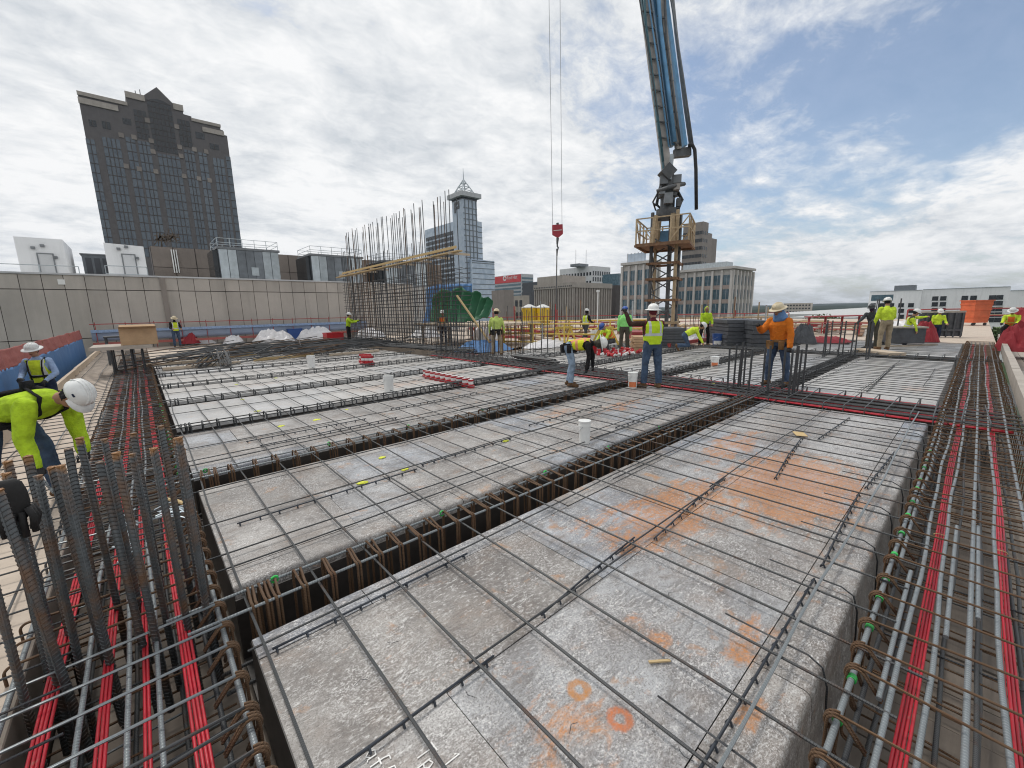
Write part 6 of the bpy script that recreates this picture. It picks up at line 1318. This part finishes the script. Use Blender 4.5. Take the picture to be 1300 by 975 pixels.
# ---------------------------------------------------------------- yellow tanks and guard rails beyond
for px,lab in ((672,'yellow tank with white domed lid beside the crane sling'),(689,'yellow tank with white domed lid, the one closer to the brown block')):
    p=gD(px,410,46.); t=thing('tank',lab,'tank',(p.x,p.y,-.1)); r_=.78; zt_=gD(px,391,46.).z; MB().lathe([(r_,0-.1),(r_,zt_)],(p.x,p.y,0),20).build('tank_body',M['tank_yellow'],t,True)
    for k_ in range(10): a=k_*.628; MB().beam((p.x+r_*math.cos(a),p.y+r_*math.sin(a),-.1),(p.x+r_*math.cos(a),p.y+r_*math.sin(a),zt_),.08,.08).build('rib',M['tank_yellow'],t)
    MB().lathe([(r_+.05,zt_),(r_+.05,zt_+.08),(.2,zt_+.38),(0,zt_+.4)],(p.x,p.y,0),20).build('lid',M['paint_white'],t,True)
rail('guard_rail','yellow timber guard rail behind the bending worker',[gz(640,437),gz(760,441)],1.05,'yellow_rail',.045,(.55,.15),1.6,'guard rail'); rail('guard_rail','second yellow guard rail farther back near the tanks',[gz(628,427),gz(830,428)],1.0,'yellow_rail',.05,(.5,),2.2,'guard rail'); rail('guard_rail','red guard rail across the far deck behind the pump mast',[gz(600,419),gz(1000,415)],1.1,'red_paint',.035,(.5,),3.,'guard rail'); rail('guard_rail','timber guard rail behind the lime hooded worker',[gz(860,424),gz(1000,422)],1.0,'tan_steel',.05,(.5,.1),1.4,'guard rail'); rail('guard_rail','red guard rail behind the grey column bars',[gz(1000,424),gz(1090,427)],.7,'red_paint',.03,(.5,),1.5,'guard rail'); rail('guard_rail','timber guard rail before the white apartment building',[gz(1240,408),gz(1300,408)],1.1,'tan_steel',.05,(.5,),3,'guard rail'); rail('guard_rail','red guard rail behind the dark formwork panel',[gz(1150,412),gz(1300,411)],1.15,'red_paint',.05,(.55,),3.,'guard rail')
def saw(label,p,rz=0.):
    t=thing('sawhorse',label,'sawhorse',p,None,0); c=Vector(p)
    MB().b2(c+Vector((-.6,-.05,.80)),c+Vector((.6,.05,.9))).build('beam',M['yellow_rail'],t)
    for sx in (-1,1):
        for sy in (-1,1): MB().beam(c+Vector((sx*.45,0,.82)),c+Vector((sx*.6,sy*.35,0)),.06,.08).build('leg',M['yellow_rail'],t)
saw('yellow sawhorse in front of the tanks',gz(716,438)); saw('yellow sawhorse between the bending worker and crouching worker',gz(768,440))
def stack(label,p,d,n,mat,rz=0.,cat='stack',nm='panel_stack',pn='panel'):
    t=thing(nm,label,cat,p,None,rz)
    for k_ in range(n):
        h=d[2]/n; o=inst(MB().box((0,0,h*.46),(d[0]*random.uniform(.96,1.02),d[1]*random.uniform(.97,1.02),h*.9)).mesh(pn,M[mat]),pn,t,(random.uniform(-.03,.03),random.uniform(-.03,.03),k_*h),(0,0,random.uniform(-.015,.015)))
    return t
gq=lambda x,y: gz(x,y)
stack('dark stack of plywood form panels behind the kneeling worker',gq(930,437),(2.2,1.4,1.15),7,'formply',.75); stack('dark stack of form panels next to the worker in orange',gq(962,440),(1.2,1.1,1.12),6,'formply',.75); stack('brown stack of boards beside the mint green worker',gq(813,446),(1.0,.7,.62),6,'cardboard',.7); stack('grey stack of form panels below the pump mast',gq(846,440),(1.5,1.2,.85),7,'formply',.7); stack('pale stack of sawn timber beneath the lime jacketed worker',gq(1115,450),(1.6,.5,.14),2,'lumber',.75,pn='board'); stack('white sheet stack behind the lime jacketed worker',gq(1140,428),(2.4,1.6,.35),3,'paint_white',.7); stack('red pallet of bundled parts behind the mint green worker',gq(812,432),(1.6,1.,.5),3,'red_paint',.7)
t=thing('formwork_shutter','long dark formwork panel standing on edge at the far pan','formwork panel',gz(1190,428)); a=gz(1163,428);b_=gz(1220,428); MB().beam(a+Vector((0,0,.62)),b_+Vector((0,0,.62)),.08,1.15).build('face',M['formply'],t); MB().beam(a+Vector((0,0,1.24)),b_+Vector((0,0,1.24)),.14,.08).build('top_waler',M['lumber_grey'],t); MB().beam(a+Vector((-.08,0,.35)),b_+Vector((-.08,0,.35)),.08,.1).build('waler',M['formply'],t)
for f in np.linspace(.02,.98,7): p=a.lerp(b_,f); MB().beam(p+Vector((-.1,0,0)),p+Vector((-.1,0,1.2)),.06,.08).build('stud',M['formply'],t)
t=thing('formwork_box','grey formwork box with timber lid beside the red tarpaulin','formwork box',gz(1145,438)); p=gz(1145,438); MB().box(p+Vector((0,0,.4)),(.8,1.1,.60),Matrix.Rotation(.4,3,'Z')).build('box_body',M['formply'],t); MB().box(p+Vector((0,0,.74)),(.9,1.2,.06),Matrix.Rotation(.4,3,'Z')).build('lid',M['lumber_grey'],t)
MB().box(p+Vector((-.5,-.2,.02)),(2.6,.2,.05),Matrix.Rotation(-.6,3,'Z')).build('skid',M['lumber'],t)
# orange wheeled bin
p=gD(1234,420,30.); p.z=0; t=thing('waste_bin','orange wheeled tilt bin with sloping front','waste bin',p); a=Matrix.Rotation(-.75,3,'Z'); m=MB(); m.box(p+Vector((0,0,.98)),(1.0,.9,1.55),a,taper=(1.25,1.12)); m.build('body',M['orange_bin'],t)
for z_ in (.6,1.1,1.5): MB().box(p+Vector((0,0,z_)),(1.08+.16*(z_-.3),.96+.07*(z_-.3),.06),a).build('rib',M['orange_bin'],t)
MB().box(p+Vector((0,0,1.76)),(1.36,1.1,.07),a).build('rim',M['orange_bin'],t)
for sx in (-1,1):
    for sy in (-1,1): c_=p+a@Vector((sx*.42,sy*.36,.1)); MB().cyl(c_-a@Vector((0,.04,0)),c_+a@Vector((0,.04,0)),.1,10).build('wheel',M['rubber'],t)
# red tarpaulins and sheets
heap('tarpaulin','red tarpaulin slumped over bars beneath the outstretched worker','tarp_red',gz(1168,434),.6,.6,1.0,2.2,sharp=.7); heap('tarpaulin','large red tarpaulin outside the edge board by the seated worker','tarp_red',gz(1293,446,-.1),.55,.6,1.2,5.7,sharp=.6); heap('tarpaulin','red tarpaulin hung behind the seated worker','tarp_red',gz(1308,430),1.1,1.0,1.7,9.3,sharp=.6); heap('tarpaulin','low red tarpaulin behind the grey column bars','tarp_red',gz(1050,434),1.2,.9,.3,7.1); heap('tarpaulin','dark grey sheet humped behind the worker in orange','formply',gz(1020,436),.5,.5,1.1,4.9); heap('tarpaulin','flat red tarpaulin beneath the red guard rail','tarp_red',gz(860,428),2.4,1.4,.5,6.7); heap('plastic_heap','white plastic sheet heap by the yellow rails','plastic_white',gz(695,440),1.4,.8,.4,2.9,'plastic heap'); heap('plastic_heap','white plastic sack behind the lime hooded worker','plastic_white',gz(885,436)+Vector((1,.6,0)),.6,.5,.7,3.7,'plastic heap'); heap('plastic_heap','white plastic heap behind the far column bars','plastic_white',gz(1140,420),1.8,1.4,.8,8.7,'plastic heap'); heap('plastic_heap','white bulk bag by the timber prop','plastic_white',gz(618,430),1.0,.9,1.3,1.9,'plastic heap')
t=thing('dumper_truck','red low loader frame standing behind the worker in orange','machine',gz(1055,424)); a=gz(1022,424);b_=gz(1092,424); MB().beam(a+Vector((0,0,1.0)),b_+Vector((0,0,1.05)),.9,.06).build('deck_plate',M['red_paint'],t); MB().beam(a+Vector((0,0,.5)),b_+Vector((0,0,.5)),.12,.16).build('chassis',M['red_paint'],t)
for f in (.05,.35,.65,.95): p=a.lerp(b_,f); MB().beam(p,p+Vector((0,0,1.0)),.1,.1).build('leg',M['red_paint'],t)
# site mess beyond: boards, pipes, posts
random.seed(5)
b_=MB()
KIND=[('timber board','lumber'),('rusty beam','rust_steel'),('red painted beam','red_paint'),('yellow board','lumber_yellow'),('grey board','lumber_grey')]
def zone(px): return next(w for x,w in ((660,'behind the khaki trousered worker'),(702,'by the yellow tanks'),(760,'behind the walking worker'),(830,'behind the mint green worker'),(880,'near the pump mast foot'),(1000,'past the dark panel stacks'),(9999,'behind the red frame')) if px<x)
WH=['behind the yellow rails','near the pump mast foot','beyond the bending worker','by the tanks','past the panel stacks','beyond the far column bars','behind the red frame']
for k_ in range(130):
    px=random.uniform(600,1100); py=random.uniform(413,441) if px<880 else random.uniform(410,424); p=gz(px,py); 
    if p.x<19 and p.y<13.3: continue
    if 10<p.x<17 and p.y<21: continue
    kd=random.choice(KIND); a=random.choice((0,1.57,.3,1.2))+random.gauss(0,.1); l=random.uniform(2,6); d=Vector((math.cos(a),math.sin(a),0))*l/2; z=random.choice((.06,.12,.3,.5)); 
    m=MB().beam(p-d+Vector((0,0,z)),p+d+Vector((0,0,z)),random.choice((.12,.2,.3)),random.choice((.08,.12,.16)))
    if z>.2:
        for s_ in (-.8,.8): m.beam(p+d*s_,p+d*s_+Vector((0,0,z)),.1,.1)
    solo(m,'loose_board' if 'board' in kd[0] else 'steel_length',M[kd[1]],f'loose {kd[0]} on the cluttered far deck {zone(px)}','beam','loose beams on the far deck')
for k_ in range(44):
    px=random.uniform(600,1000); p=gz(px,random.uniform(418,440)); h=random.uniform(.9,2.4)
    if p.x<19 and p.y<13.3: continue
    solo(MB().cyl(p,p+Vector((0,0,h)),.035,6).box(p+Vector((0,0,.03)),(.2,.2,.05)),'shore_post',M[('red_paint','tan_steel','galv','rust_steel')[k_%4]],f"upright {('red','tan','grey','rusty')[k_%4]} shore post on the far deck {zone(px)}",'post','shore posts on the far deck')
t=thing('light_pole','thin white pole behind the walking worker','pole',gz(758,437)); p=gz(758,437); MB().cyl(p,p+Vector((0,0,2.5)),.03,6).build('shaft',M['paint_white'],t); MB().box(p+Vector((0,0,2.55)),(.12,.12,.1)).build('lamp',M['paint_white'],t)

starters('sparse tall bars standing before the yellow guard rail',15.2,14.6,5,4,3.2,1.6,1.9,.012,'dark',tilt=.05,base=0.)
starters('sparse tall rusty bars behind the crane sling',20.5,19.5,6,4,5.0,2.,1.7,.014,'rusty',tilt=.05,base=0.)
starters('short dark bars beside the pump mast foot',23.6,10.2,4,4,1.6,1.4,1.2,.014,'dark',base=0.)
starters('cluster of dark bars behind the dark formwork shutter',29.5,3.2,4,3,.9,.9,1.9,.02,'dark',base=0.)

# ================================================================ thin air haze
g=NG('haze'); g.n.remove(g.b); v=g.node('ShaderNodeVolumePrincipled'); v.inputs['Color'].default_value=(.78,.87,1,1); v.inputs['Density'].default_value=.0001; v.inputs['Anisotropy'].default_value=.2
g.lk(v.outputs[0],g.n['Material Output'].inputs['Volume'])
hz=MB().b2((-6900,-6900,GZ-3),(9500,9500,190)).build('haze',g.m); hz['kind']='stuff'
